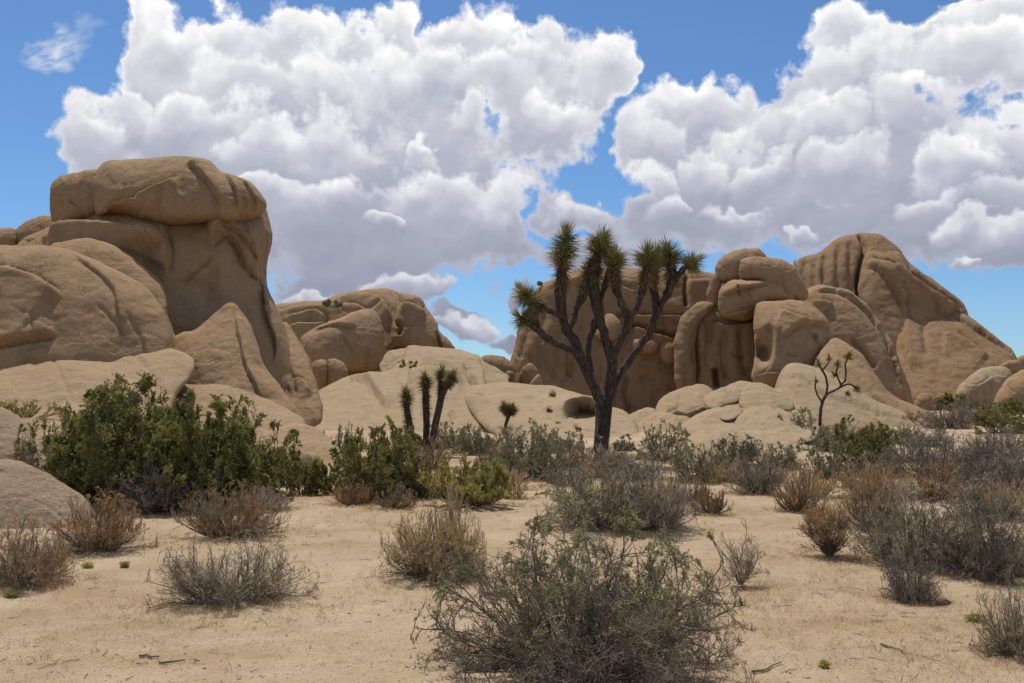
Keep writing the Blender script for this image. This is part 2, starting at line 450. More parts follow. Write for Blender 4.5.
# --- left outcrop
LO = formation('rock_outcrop', 'tall smooth brown granite outcrop filling the left of the view, under a cap boulder', 'rock outcrop', 150, 37)
rock('rock_face', [(-70, 262), (-20, 256), (15, 245), (40, 232), (66, 222), (93, 206), (115, 186), (186, 180), (245, 188), (264, 204), (271, 228), (272, 243), (267, 266), (267, 286), (275, 303), (284, 322), (291, 345), (296, 372), (300, 400), (302, 440), (300, 475), (150, 490), (0, 490), (-70, 480)],
     (34.6, 39.6), M_WARM, kf=.58, power=1.6, parent=LO, seed=1, noise=.014, feats=[
        ('f', R1([(120, 290), (230, 265), (330, 270), (420, 285), (500, 300), (512, 330)]), 20, .8),
        ('f', R1([(150, 275), (250, 245), (330, 250), (450, 262), (500, 290)]), 14, .5),
        ('f', R1([(510, 250), (505, 300), (515, 345), (500, 400)]), 30, .45),
        ('f', R1([(580, 285), (640, 315), (670, 285), (700, 300), (740, 380), (790, 440), (800, 520), (830, 620), (820, 683)][::-1]), 26, .55),
        ('f', R1([(640, 290), (680, 270), (720, 290), (770, 350), (800, 430)][::-1]), 12, .5),
        ('g', R1([(690, 250), (700, 300), (730, 350), (770, 410)]), 3, .2),
        ('f', R1([(740, 260), (770, 330), (800, 400), (800, 480), (840, 560)][::-1]), 12, .25),
        ('g', R1([(550, 430), (600, 380), (640, 345)]), 1.5, .18),
        ('p', R1([(575, 470)])[0], 24, 22, .4),
        ('p', R1([(420, 390)])[0], 22, 20, .35),
     ])
rock('rock_rib', [(262, 345), (272, 332), (282, 322), (290, 326), (299, 342), (309, 359), (313, 372), (320, 397), (323, 413), (319, 424), (303, 432), (290, 425), (275, 405), (262, 385), (252, 360)],
     (33.2, 38.2), M_WARM, kf=.8, kb=3, parent=LO, seed=2, power=1.2, feats=[
        ('g', [(270, 325), (282, 350), (292, 378), (296, 400)], 2.5, .2), 
        ('f', [(284, 385), (300, 378), (314, 392)], 10, .35)])
rock('rock_shoulder', R1([(150, 320), (190, 308), (240, 296), (290, 297), (345, 318), (420, 368), (470, 410), (500, 450), (508, 480), (505, 520), (525, 580), (530, 690), (300, 720), (150, 600), (120, 400)]),
     (32, 35.2), M_WARM, kf=.62, kb=2.2, parent=LO, seed=3, power=1.3)
rock('rock_dome', R1([(-160, 380), (-60, 325), (0, 318), (60, 316), (150, 320), (230, 335), (300, 368), (370, 400), (430, 435), (480, 490), (505, 545), (520, 600), (527, 690), (520, 760), (300, 800), (0, 800), (-160, 760)]),
     (30.2, 33.2), M_WARM, kf=.7, kb=2, parent=LO, seed=4, power=1.3, noise=.016, feats=[
        ('f', R1([(205, 335), (290, 400), (340, 450), (355, 520), (365, 580)][::-1]), 26, .18),
        
        ('f', R1([(-60, 375), (30, 385), (100, 405), (160, 440), (192, 470)]), 30, .35),
        ('f', R1([(-60, 640), (0, 620), (80, 600), (170, 583)][::-1]), 16, .3),
        ('g', R1([(-60, 650), (0, 622), (80, 602), (165, 585)]), 2.2, .3),
        ('g', R1([(380, 520), (420, 590), (440, 680)]), 2, .1)])
rock('rock_apron', R2([(-120, 80), (-20, 60), (60, 32), (150, 22), (260, 24), (340, 30), (380, 0), (440, -22), (520, -6), (572, 20), (588, 50), (570, 90), (530, 140), (500, 230), (450, 330), (200, 400), (-120, 380)]),
     (22.8, 31.0), M_WARM_LIT, kf=.7, kb=1.4, parent=LO, seed=5, power=1.2, feats=[
        ('g', R2([(395, 10), (450, 60), (500, 130), (510, 180)]), 2.5, .12)])
rock('rock_knob', [(171, 342), (180, 333), (192, 330), (206, 321), (217, 309), (226, 303), (234, 303), (243, 312), (250, 325), (258, 345), (266, 366), (290, 400), (305, 425), (290, 450), (230, 450), (195, 420), (178, 380)],
     (29.5, 34), M_WARM, kf=.75, kb=2, parent=LO, seed=6, power=1.2, feats=[('f', [(262, 400), (245, 365), (238, 335), (234, 312)], 12, .3), ('f', [(186, 362), (205, 350), (225, 352)], 10, .2)])
rock('rock_slope', R2([(500, 170), (540, 105), (590, 66), (640, 60), (720, 88), (800, 140), (870, 180), (918, 222), (915, 300), (800, 350), (600, 330), (480, 260)]),
     (26.5, 32), M_WARM_LIT, kf=.8, kb=1.2, parent=LO, seed=7, power=1.2, feats=[('f', R2([(640, 130), (740, 170), (840, 215)]), 12, .15)])
rock('rock_cap_ledge', [(15, 246), (40, 230), (66, 221), (90, 214), (110, 216), (90, 236), (60, 250), (30, 262), (10, 262)], (37, 39), M_WARM, kf=.8, parent=LO, seed=8)

trock('boulder', R1([(283, 100), (300, 78), (335, 62), (400, 56), (450, 54), (520, 46), (585, 50), (630, 62), (665, 92), (715, 106), (768, 138), (798, 172), (806, 195), (795, 222), (750, 243), (690, 256), (640, 250), (560, 258), (480, 255), (420, 240), (350, 222), (290, 222), (278, 160)]),
      (36.6, 38.0), M_WARM, 'huge rounded brown cap boulder on top of the left outcrop', kf=1.0, kb=1.4, seed=9, noise=.016, power=1.2, feats=[
        ('f', R1([(310, 215), (380, 180), (470, 140), (540, 110)]), 16, .45), 
        ('f', R1([(560, 70), (600, 100), (640, 150), (655, 200)][::-1]), 18, .3),
        
        ('f', R1([(640, 80), (690, 120), (715, 180), (712, 215)][::-1]), 14, .3),
        
        ('f', R1([(700, 110), (750, 150), (775, 200)][::-1]), 10, .25),
        ('g', R1([(330, 190), (380, 178), (420, 178)]), 2, .3)])
trock('boulder', R1([(150, 165), (156, 130), (180, 110), (230, 97), (285, 88), (320, 95), (330, 150), (320, 220), (280, 235), (230, 245), (180, 275), (160, 262), (152, 225)]),
      (37.6, 38), M_WARM, 'squarish shaded brown boulder behind the left end of the cap boulder', seed=10, kf=.9)
trock('boulder', R1([(42, 285), (55, 262), (90, 240), (125, 228), (155, 230), (185, 255), (180, 310), (60, 320)]), (39, 39.5), M_WARM, 'low rounded boulder left of the squarish shaded boulder', seed=11)
trock('boulder', R1([(-60, 290), (-30, 268), (10, 264), (40, 266), (50, 285), (42, 330), (-50, 330)]), (38.8, 39.2), M_WARM, 'small boulder on the skyline at the far left edge', seed=12)

trock('rock_slab', R2([(745, 290), (775, 258), (815, 240), (855, 226), (900, 220), (955, 236), (1005, 275), (1030, 320), (1040, 380), (1000, 440), (850, 450), (740, 420), (720, 340)]),
      (22.8, 26.5), M_WARM_LIT, 'low pale slab with a small round pit, below the left outcrop', 'rock slab', seed=13, kf=.8, kb=1, feats=[
        ('p', R2([(885, 252)])[0], 5, 3.5, .32), ('f', R2([(800, 290), (860, 300), (930, 318), (960, 330)]), 10, .4), ('g', R2([(870, 370), (920, 350), (965, 325)]), 2.5, .4)])
trock('boulder', R2([(-120, 170), (-40, 160), (10, 172), (50, 198), (100, 245), (135, 300), (160, 370), (120, 420), (-100, 420)]), (18, 20), M_GREY, 'grey brown rounded boulder behind the nearest boulder at the left edge', seed=14, kf=.8)
trock('boulder', [(-60, 470), (-30, 461), (0, 459), (20, 462), (43, 471), (66, 484), (84, 498), (97, 518), (98, 545), (40, 556), (-50, 560)], (12.9, 14.6), M_GREY, 'nearest low grey granite boulder at the left edge, beside dry brush', seed=15, kf=.75, s=1.6, noise=.012, feats=[('f', [(-20, 505), (20, 498), (50, 510), (75, 530)], 12, .12)])

# --- middle outcrop
MO = formation('rock_outcrop', 'distant rounded outcrop with layered ledges in the middle distance left of the sky gap', 'rock outcrop', 370, 74)
rock('rock_ridge', R3([(20, 200), (30, 140), (70, 117), (150, 106), (230, 95), (270, 81), (340, 68), (420, 62), (460, 68), (478, 84), (500, 150), (500, 330), (450, 400), (150, 400), (60, 330)]),
     (72, 77), M_WARM, kf=.7, kb=1.6, parent=MO, seed=20, feats=[
        ('f', R3([(60, 135), (180, 125), (300, 120), (380, 140)]), 12, .9), ('f', R3([(90, 170), (200, 150), (240, 185)]), 9, .9), ('f', R3([(270, 90), (350, 78), (420, 100), (455, 170)]), 10, .8),
        ('f', R3([(80, 200), (160, 190), (240, 190)]), 7, .7)])
rock('rock_buttress', R3([(448, 200), (462, 150), (476, 110), (474, 82), (500, 80), (545, 92), (562, 115), (570, 132), (590, 158), (607, 182), (611, 207), (636, 230), (660, 256), (660, 272), (610, 278), (540, 270), (470, 262), (440, 262)]),
     (71.5, 74), M_WARM, kf=.8, kb=1.5, parent=MO, seed=21, feats=[('f', R3([(478, 112), (530, 118), (570, 150)]), 8, .9), ('g', R3([(605, 205), (612, 245), (625, 270)]), 1.6, .7), ('g', R3([(460, 170), (480, 190), (470, 220)]), 2, .7), ('g', R3([(540, 90), (560, 130)]), 2, .5)])
rock('rock_lobe', R3([(138, 235), (160, 212), (200, 190), (262, 168), (330, 140), (385, 135), (412, 170), (425, 225), (425, 262), (418, 300), (400, 332), (345, 345), (260, 345), (190, 345), (155, 310), (140, 270)]),
     (68.5, 70.5), M_WARM, kf=.8, kb=1.6, parent=MO, seed=22, power=1.4, feats=[('f', R3([(150, 215), (240, 190), (330, 195)][::-1]), 8, .5), ('f', R3([(300, 345), (380, 330), (425, 290)]), 6, .3)])
trock('boulder', R3([(175, 340), (182, 315), (205, 305), (226, 310), (235, 345), (234, 380), (222, 410), (192, 412), (176, 385)]), (60, 60.5), M_WARM, 'left half of a pair of rounded boulders below the distant outcrop', seed=23, group='pair of rounded boulders below the distant outcrop')
trock('boulder', R3([(228, 330), (235, 305), (260, 304), (288, 320), (301, 350), (299, 385), (280, 402), (250, 412), (228, 405)]), (60, 60.5), M_WARM, 'right half of a pair of rounded boulders below the distant outcrop', seed=24, group='pair of rounded boulders below the distant outcrop')
trock('boulder', R3([(140, 325), (148, 302), (168, 305), (180, 335), (182, 370), (160, 375), (145, 360)]), (61, 61), M_WARM, 'narrow boulder against the left outcrop, beside the boulder pair', seed=25)
trock('boulder', R3([(105, 240), (120, 228), (150, 270), (160, 305), (150, 340), (115, 320)]), (58, 62), M_WARM, 'leaning pale boulder wedged behind the right rib of the left outcrop', seed=26)

MS = formation('rock_slope', 'broad pale granite slope behind the three-stemmed yucca', 'rock slope', 370, 50)
rock('rock_sheet', R3([(150, 480), (190, 425), (250, 385), (300, 362), (360, 350), (430, 345), (480, 310), (505, 262), (560, 258), (640, 264), (700, 275), (745, 300), (765, 350), (775, 420), (790, 470), (830, 540), (820, 600), (740, 640), (500, 700), (150, 660), (100, 560)]),
     (36, 60), M_PALE, kf=.55, kb=.9, parent=MS, seed=27, power=1.3, noise=.01, feats=[
        ('f', R3([(295, 385), (345, 362), (370, 385), (400, 430), (430, 480)][::-1]), 14, .9), ('g', R3([(330, 365), (380, 400), (430, 470)]), 2, .4),
        ('f', R3([(500, 350), (580, 345), (640, 355), (700, 380)]), 10, 1.2),
         ('g', R3([(655, 480), (662, 510)]), 3, .5),
        ('f', R3([(560, 290), (600, 310), (680, 320), (735, 345)]), 8, 1.2), ('g', R3([(700, 330), (725, 370), (740, 395)]), 2.5, 1),
        ('f', R3([(420, 520), (560, 540), (700, 570)]), 14, .5)])
rock('rock_rim', R3([(690, 300), (735, 288), (770, 312), (820, 342), (850, 362), (850, 385), (900, 392), (960, 398), (950, 440), (800, 440), (720, 410), (690, 360)]), (56, 62), M_PALE, kf=.6, kb=1.2, parent=MS, seed=28)
trock('rubble', R3([(408, 330), (420, 300), (440, 278), (480, 268), (530, 270), (560, 285), (530, 310), (500, 345), (430, 360)]), (62, 66), M_PALE, 'broken pale ledge under the distant outcrop', 'rock ledge', seed=29, noise=.08, nscale=6)
trock('boulder', R3([(743, 318), (752, 298), (780, 290), (812, 292), (838, 300), (862, 320), (875, 345), (866, 360), (840, 368), (800, 360), (760, 345)]), (61, 61.5), M_RED, 'flat oval brown boulder on the pale slope in the gap', seed=30)
trock('boulder', R3([(834, 358), (845, 345), (862, 346), (871, 360), (868, 378), (850, 385), (835, 375)]), (59.5, 59.5), M_RED, 'smallest round boulder beside the flat oval boulder', seed=31)
trock('boulder', R3([(884, 372), (888, 345), (905, 325), (922, 317), (940, 330), (952, 352), (948, 390), (915, 400), (890, 390)]), (60, 60), M_RED, 'angular brown boulder at the foot of the big dark wall', seed=32)
trock('boulder', R3([(920, 392), (935, 370), (952, 356), (962, 380), (960, 402), (925, 404)]), (58.5, 58.5), M_PALE, 'small pale wedge boulder in front of the angular brown boulder', seed=33)
PS = formation('rock_slab', 'long pale slab with a dark hollow, left of the big yucca trunk', 'rock slab', 540, 45)
rock('slab_top', R3([(698, 410), (720, 396), (760, 390), (850, 384), (940, 392), (1023, 400), (1110, 430), (1180, 460), (1240, 480), (1275, 505), (1290, 540), (1300, 600), (1250, 650), (1000, 660), (900, 640), (830, 590), (768, 540), (724, 490), (698, 445)]),
     (36, 52), M_PALE, kf=.8, kb=.8, parent=PS, seed=34, power=1.4, noise=.01, feats=[
        ('f', R3([(705, 425), (760, 440), (815, 480), (870, 530)]), 10, .8), ('p', R5([(352, 322)])[0], 17, 7.5, 2.6), ('f', R5([(285, 345), (292, 315), (330, 298), (390, 295), (420, 310)][::-1]), 9, 1.3),
        
        ('p', R5([(240, 245)])[0], 3.5, 2.5, .7), ('p', R5([(222, 308)])[0], 3, 2.2, .5), ('p', R5([(330, 370)])[0], 4, 2.5, .5)])
trock('boulder', R5([(455, 400), (462, 375), (490, 365), (520, 372), (560, 392), (566, 412), (520, 425), (470, 425)]), (42, 42.5), M_PALE, 'small pale boulder just right of the big yucca trunk', seed=35)

# --- right outcrop: wall behind the big yucca
RW = formation('rock_wall', 'steep dark brown rock wall behind the big branching yucca', 'rock outcrop', 610, 68)
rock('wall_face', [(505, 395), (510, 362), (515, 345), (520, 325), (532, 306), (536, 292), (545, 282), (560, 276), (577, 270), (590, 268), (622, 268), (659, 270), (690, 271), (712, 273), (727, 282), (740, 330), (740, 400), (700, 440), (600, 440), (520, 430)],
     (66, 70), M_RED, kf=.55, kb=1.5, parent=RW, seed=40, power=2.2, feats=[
        ('f', R4([(500, 440), (560, 436), (660, 440), (745, 440)]), 14, .9), ('g', R4([(490, 438), (600, 440), (745, 440)]), 1.5, 1.0, 1),
        ('f', R4([(540, 485), (600, 505), (660, 525), (710, 530)]), 14, 1.1), ('g', R4([(530, 480), (600, 503), (700, 528)]), 1.8, 1.3, 1),
        ('g', R4([(744, 290), (742, 340), (746, 395)]), 1.6, 1.1, 1), ('f', R4([(745, 305), (800, 300), (850, 300)]), 9, .8),
        ('f', R4([(175, 340), (260, 310), (340, 300), (480, 330), (560, 350)]), 10, .8), ('f', R4([(300, 290), (400, 285), (520, 300), (640, 330)]), 9, .8),
        ('g', R4([(350, 290), (345, 350), (330, 420)]), 3, .35), ('p', R4([(410, 590)])[0], 14, 13, 1.5),
        ('g', R4([(215, 400), (190, 520), (185, 640)]), 3, .25), ('g', R4([(265, 470), (250, 540), (240, 690)]), 3.4, .3), ('g', R4([(150, 480), (130, 540), (110, 600)]), 3, .25),
        ('g', R4([(300, 480), (310, 580), (300, 683)]), 4, .35), ('g', R5([(520, 170), (510, 240), (530, 310)]), 2, .5)])
rock('wall_block', R4([(420, 470), (430, 440), (460, 430), (490, 455), (500, 490), (480, 530), (430, 540), (400, 510)]), (64.3, 65), M_WARM, parent=RW, seed=41)
rock('wall_block', R4([(540, 540), (555, 525), (590, 520), (625, 530), (640, 555), (625, 580), (580, 585), (545, 570)]), (64, 64.3), M_WARM, parent=RW, seed=42)
rock('wall_block', R4([(642, 560), (655, 540), (690, 532), (712, 545), (712, 590), (700, 620), (670, 625), (645, 595)]), (64, 64.3), M_WARM, parent=RW, seed=43)
rock('wall_lobe', R4([(395, 470), (430, 520), (520, 520), (545, 600), (520, 683), (440, 760), (340, 740), (320, 600), (350, 500)]), (64.5, 66), M_RED, parent=RW, seed=44, power=1.5, kf=.5, feats=[('f', R4([(400, 480), (450, 560), (470, 683)]), 9, .6)])

# --- stacked blocks
ST = formation('rock_pillar', 'pillar of shaded fluted rock under the stacked blocks', 'rock pillar', 735, 62)
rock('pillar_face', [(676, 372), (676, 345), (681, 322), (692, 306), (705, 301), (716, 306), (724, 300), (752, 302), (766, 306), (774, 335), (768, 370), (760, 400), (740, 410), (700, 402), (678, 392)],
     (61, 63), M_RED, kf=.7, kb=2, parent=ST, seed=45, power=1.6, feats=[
        ('g', R6([(45, 260), (40, 340), (48, 430), (40, 490)]), 3, .8), ('g', R6([(80, 280), (85, 350), (78, 440)]), 4, .25), ('p', R6([(108, 360)])[0], 9, 22, .35),
        ('g', R6([(140, 320), (130, 400), (150, 480)]), 3.5, .35), ('g', R6([(180, 310), (185, 400), (195, 470)]), 4, .2), ('f', R6([(90, 300), (150, 310), (220, 300)]), 10, .6), ('u', R6([(100, 440), (106, 470), (110, 500)]), 2.5, .9)])
rock('pillar_rib', R4([(700, 683), (698, 560), (705, 500), (730, 440), (770, 400), (820, 385), (850, 400), (835, 430), (795, 470), (780, 560), (785, 683), (760, 740), (720, 740)]), (59.5, 61.5), M_RED, kf=.9, kb=3, parent=ST, seed=46)
g = 'stacked rounded blocks on the rock pillar'
trock('boulder', R6([(104, 165), (108, 130), (130, 105), (165, 90), (200, 84), (235, 85), (256, 106), (262, 140), (240, 185), (160, 190), (115, 185)]), (62.8, 63.2), M_WARM, 'rounded block at the very top of the stacked pillar', seed=47, group=g)
trock('boulder', R6([(176, 140), (182, 120), (205, 110), (250, 110), (300, 117), (335, 135), (352, 160), (368, 185), (382, 218), (368, 240), (330, 240), (270, 215), (230, 183), (180, 180)]), (61.3, 61.8), M_WARM, 'wide rounded block at the upper right of the stacked pillar', seed=48, group=g, power=1.3)
trock('boulder', R6([(112, 262), (115, 215), (130, 192), (160, 178), (210, 180), (270, 178), (310, 196), (342, 225), (330, 245), (270, 245), (232, 262), (208, 298), (160, 298), (125, 288)]), (60.6, 61), M_WARM, 'pale lipped block in the middle of the stacked pillar', seed=49, group=g, power=1.3, feats=[('f', R6([(125, 225), (190, 205), (270, 185)][::-1]), 9, .5), ('f', R6([(130, 280), (180, 270), (230, 255)]), 5, .3)])
trock('boulder', R6([(78, 225), (86, 190), (103, 158), (120, 170), (122, 240), (120, 295), (105, 300), (88, 270)]), (62.3, 62.6), M_RED, 'narrow upright block on the left of the stacked pillar', seed=50, group=g)

# --- knob, fins and the big peak
KN = trock('boulder', R6([(216, 440), (222, 380), (218, 310), (225, 260), (240, 243), (290, 240), (340, 238), (380, 245), (420, 275), (445, 310), (458, 345), (452, 370), (425, 405), (400, 440), (380, 480), (300, 500), (230, 490), (212, 470)]),
      (55.5, 58.5), M_WARM, 'large brown knob with a scooped alcove below the stacked pillar', 'boulder', seed=51, kf=.85, kb=1.8, power=1.3, feats=[
        ('p', R6([(246, 385)])[0], 8, 14, .9), ('p', R6([(250, 400)])[0], 6, 8, .6), ('f', R6([(225, 350), (260, 320), (275, 350), (270, 420), (245, 460)][::-1]), 8, .3), ('f', R6([(300, 360), (350, 320), (400, 310), (440, 320)][::-1]), 12, .35), ('f', R6([(300, 262), (345, 285), (385, 300)]), 9, .45), ('f', R6([(215, 465), (260, 455), (300, 460)]), 8, .5), ('p', R6([(400, 345)])[0], 3, 3, .25)])
trock('rock_fin', R6([(350, 300), (365, 240), (372, 210), (395, 196), (430, 194), (490, 205), (530, 230), (565, 265), (600, 310), (625, 350), (650, 410), (670, 470), (690, 535), (670, 560), (600, 550), (500, 480), (430, 400)]),
      (61, 65.5), M_WARM, 'curved brown fin of rock between the knob and the tall peak', 'rock fin', seed=52, kf=.8, kb=1.8, power=1.5, feats=[
        ('f', R6([(400, 215), (470, 215), (540, 255), (590, 320), (630, 400), (660, 500)][::-1]), 8, .7), ('g', R6([(400, 212), (480, 215), (545, 258), (600, 330), (640, 420)]), 1.5, .5), ('f', R6([(385, 240), (430, 235), (460, 250)]), 7, .5), ('g', R6([(500, 350), (540, 385), (580, 440)]), 2, .4)])
trock('rock_fin', R6([(400, 420), (420, 380), (458, 350), (490, 362), (540, 400), (585, 460), (620, 510), (680, 545), (760, 575), (845, 600), (850, 625), (700, 640), (560, 620), (450, 560), (390, 480)]),
      (50, 56.5), M_WARM, 'long smooth tongue of rock sweeping down to the right from the knob', 'rock fin', seed=53, kf=.8, kb=1.6, power=1.2, feats=[('f', R6([(470, 370), (510, 440), (580, 530), (680, 590), (760, 610)][::-1]), 9, .2)])
PK = formation('rock_peak', 'tall right-hand peak of ridged brown granite against the blue sky', 'rock outcrop', 890, 84)
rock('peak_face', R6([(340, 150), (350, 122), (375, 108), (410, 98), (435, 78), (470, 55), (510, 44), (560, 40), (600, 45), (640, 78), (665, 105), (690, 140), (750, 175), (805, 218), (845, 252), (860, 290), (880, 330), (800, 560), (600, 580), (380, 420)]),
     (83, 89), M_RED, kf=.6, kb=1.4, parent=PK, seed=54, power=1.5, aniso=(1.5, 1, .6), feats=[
        ('g', R6([(378, 110), (370, 160), (372, 210)]), 4, .4), ('g', R6([(412, 100), (398, 160), (402, 205)]), 3.4, .3), ('g', R6([(442, 80), (430, 140), (432, 205)]), 4, .5),
        ('g', R6([(475, 60), (468, 130), (472, 210)]), 3.2, .35), ('g', R6([(505, 60), (505, 140), (510, 225)]), 3, .3), ('g', R6([(535, 45), (552, 70), (548, 100), (532, 160), (535, 220)]), 2.4, 1.5, 1)])
rock('peak_shoulder', R6([(532, 230), (534, 170), (546, 110), (570, 92), (610, 90), (650, 92), (690, 135), (750, 178), (805, 220), (846, 255), (852, 282), (800, 300), (780, 500), (680, 520), (600, 380)]),
     (78, 86), M_RED, kf=.55, kb=1.6, parent=PK, seed=55, power=1.4, feats=[
        ('f', R6([(600, 100), (650, 150), (720, 200), (790, 240), (850, 280)]), 14, 1.2), ('g', R6([(660, 100), (700, 160), (760, 200), (840, 262)]), 1.6, .8), ('f', R6([(550, 130), (590, 160), (640, 220), (660, 260)][::-1]), 12, .8),
        ('g', R6([(570, 105), (600, 130), (640, 150)]), 1.6, .7)])
rock('peak_slope', R6([(640, 420), (640, 340), (650, 285), (672, 252), (708, 230), (740, 240), (780, 252), (850, 282), (905, 322), (950, 358), (985, 382), (1002, 408), (1012, 440), (1000, 480), (900, 560), (780, 580), (690, 570), (655, 500)]),
     (72, 84), M_RED, kf=.55, kb=1.4, parent=PK, seed=56, power=1.5, feats=[
        ('f', R6([(700, 235), (730, 260), (760, 250), (820, 290), (900, 340), (985, 395)][::-1]), 14, .6), ('g', R6([(735, 255), (725, 330), (735, 400)]), 3.5, .3), ('f', R6([(670, 260), (662, 330), (680, 440)][::-1]), 9, .5),
        ('g', R6([(960, 365), (990, 395)]), 2, .6), ('f', R6([(780, 330), (850, 350), (920, 400)]), 12, .5)])

# --- pale slabs in front
SL = formation('rock_slab', 'long pale slab sloping down to the right behind the small dark yucca', 'rock slab', 850, 50)
rock('slab_top', R6([(270, 520), (290, 470), (310, 435), (335, 423), (380, 430), (440, 452), (510, 490), (570, 530), (650, 566), (745, 605), (760, 650), (600, 700), (400, 700), (300, 640), (240, 570)]),
     (45, 52), M_PALE, kf=.95, kb=1, parent=SL, seed=57, power=1.2, noise=.012, feats=[('f', R6([(290, 470), (360, 470), (430, 520), (520, 545), (620, 590)][::-1]), 10, .25)])
rock('slab_step', R6([(240, 540), (270, 508), (310, 506), (360, 540), (410, 580), (430, 640), (380, 680), (280, 640)]), (42, 48), M_PALE, kf=1.0, kb=1, parent=SL, seed=58)
g = 'pale rounded slabs heaped at the foot of the right outcrop'
trock('rock_slab', R5([(480, 395), (488, 358), (530, 320), (590, 294), (625, 300), (645, 325), (610, 360), (580, 420), (520, 430), (490, 420)]), (43, 46), M_PALE, 'pale slab nearest the big yucca trunk at the foot of the wall', 'rock slab', seed=59, group=g, kf=1.1)
trock('rock_slab', R5([(540, 400), (560, 350), (620, 310), (700, 320), (760, 335), (750, 380), (700, 430), (600, 440)]), (42, 45.5), M_PALE, 'low pale slab behind the grey green shrub right of the trunk', 'rock slab', seed=60, group=g, kf=1.1)
trock('rock_slab', R5([(628, 300), (640, 272), (665, 248), (720, 222), (785, 207), (820, 210), (850, 232), (862, 262), (850, 300), (800, 330), (720, 340), (650, 330)]), (46, 50), M_PALE, 'rounded pale slab below the shaded pillar', 'rock slab', seed=61, group=g, kf=1.1, feats=[('f', R5([(690, 300), (740, 320), (800, 300), (830, 290)]), 8, .6)])
trock('rock_slab', R5([(810, 268), (830, 245), (880, 215), (930, 198), (980, 196), (1040, 205), (1100, 240), (1180, 290), (1230, 340), (1250, 380), (1200, 430), (1000, 440), (860, 420), (770, 400), (700, 390), (760, 330), (830, 300)]),
      (34, 48), M_PALE, 'largest pale slab of the heap, broken by wavy ledges', 'rock slab', seed=62, group=g, kf=.7, power=1.4, feats=[
        ('f', R6([(200, 500), (270, 540), (340, 590)]), 9, .4)])
BIG = bpy.data.objects[[o.name for o in bpy.data.objects if 'largest pale slab' in str(o.get('label'))][0]]
for kk, (pp, dd) in enumerate([
    ([(812, 278), (835, 245), (880, 218), (930, 214), (958, 240), (945, 272), (890, 290), (850, 305)], (41.5, 44)),
    ([(740, 402), (762, 368), (800, 335), (850, 302), (905, 300), (948, 318), (940, 355), (915, 395), (820, 430), (750, 430)], (36.5, 40)),
    ([(925, 375), (940, 330), (1000, 290), (1060, 292), (1130, 330), (1200, 378), (1240, 420), (1150, 450), (1000, 440), (940, 410)], (35.5, 39.5)),
    ([(945, 285), (950, 245), (975, 210), (1020, 200), (1080, 222), (1140, 262), (1150, 300), (1080, 320), (990, 315)], (40.5, 44)),
    ([(870, 330), (900, 300), (935, 290), (960, 305), (940, 330), (900, 345)], (38, 40))]):
    rock('slab_lobe', R5(pp), dd, M_PALE, kf=1.1, kb=2, parent=BIG, seed=100 + kk, power=1.15, noise=.035)
trock('rock_slab', R7([(0, 180), (45, 156), (90, 146), (140, 147), (200, 162), (260, 180), (330, 190), (400, 206), (412, 228), (395, 250), (360, 262), (300, 290), (150, 330), (20, 330), (-20, 230)]), (28, 33.5), M_PALE, 'pale slab in front of the heap, with a crease along its back', 'rock slab', seed=63, group=g, kf=1.0, power=1.3, feats=[('g', R7([(110, 155), (160, 180), (200, 210)]), 2.2, .35), ('f', R7([(230, 190), (300, 190), (350, 215), (370, 230)]), 7, .35)])
trock('rock_slab', R5([(715, 500), (728, 462), (770, 428), (830, 412), (890, 425), (940, 450), (985, 490), (990, 560), (900, 600), (760, 600), (710, 560)]), (25.8, 27.6), M_PALE, 'lowest rounded pale hump of the heap, nearest the dry brush', 'rock slab', seed=64, group=g, kf=1.15)

# --- far right boulders
trock('boulder', R6([(818, 530), (826, 495), (845, 478), (880, 448), (920, 436), (965, 436), (985, 460), (970, 510), (930, 550), (840, 550)]), (68, 70), M_PALE, 'pale sloping boulder beyond the brush at the foot of the tall peak', seed=65, feats=[('f', R6([(840, 480), (880, 490), (930, 460)]), 6, .5)])
trock('boulder', R6([(928, 560), (935, 530), (955, 492), (985, 462), (1030, 442), (1090, 440), (1110, 600), (960, 600)]), (60, 61), M_WARM, 'rounded brown boulder cut by the right edge', seed=66)
trock('boulder', R6([(950, 440), (960, 425), (985, 416), (1010, 420), (1020, 440), (990, 455)]), (74, 74), M_WARM, 'small dark topped boulder on the skyline right of the tall peak', seed=67)
trock('boulder', R6([(1000, 430), (1005, 408), (1030, 400), (1080, 402), (1100, 450), (1010, 455)]), (77, 77), M_WARM, 'boulder on the skyline touching the right edge', seed=68)
trock('boulder', R6([(800, 590), (808, 568), (835, 556), (865, 566), (880, 590), (860, 620), (810, 615)]), (60, 60), M_PALE, 'small pale boulder among brush below the tall peak', seed=69)
trock('boulder', R6([(690, 560), (705, 525), (730, 512), (760, 530), (775, 570), (760, 590), (700, 590)]), (66, 66), M_WARM, 'half hidden boulder between the tongue of rock and the tall peak', seed=70)

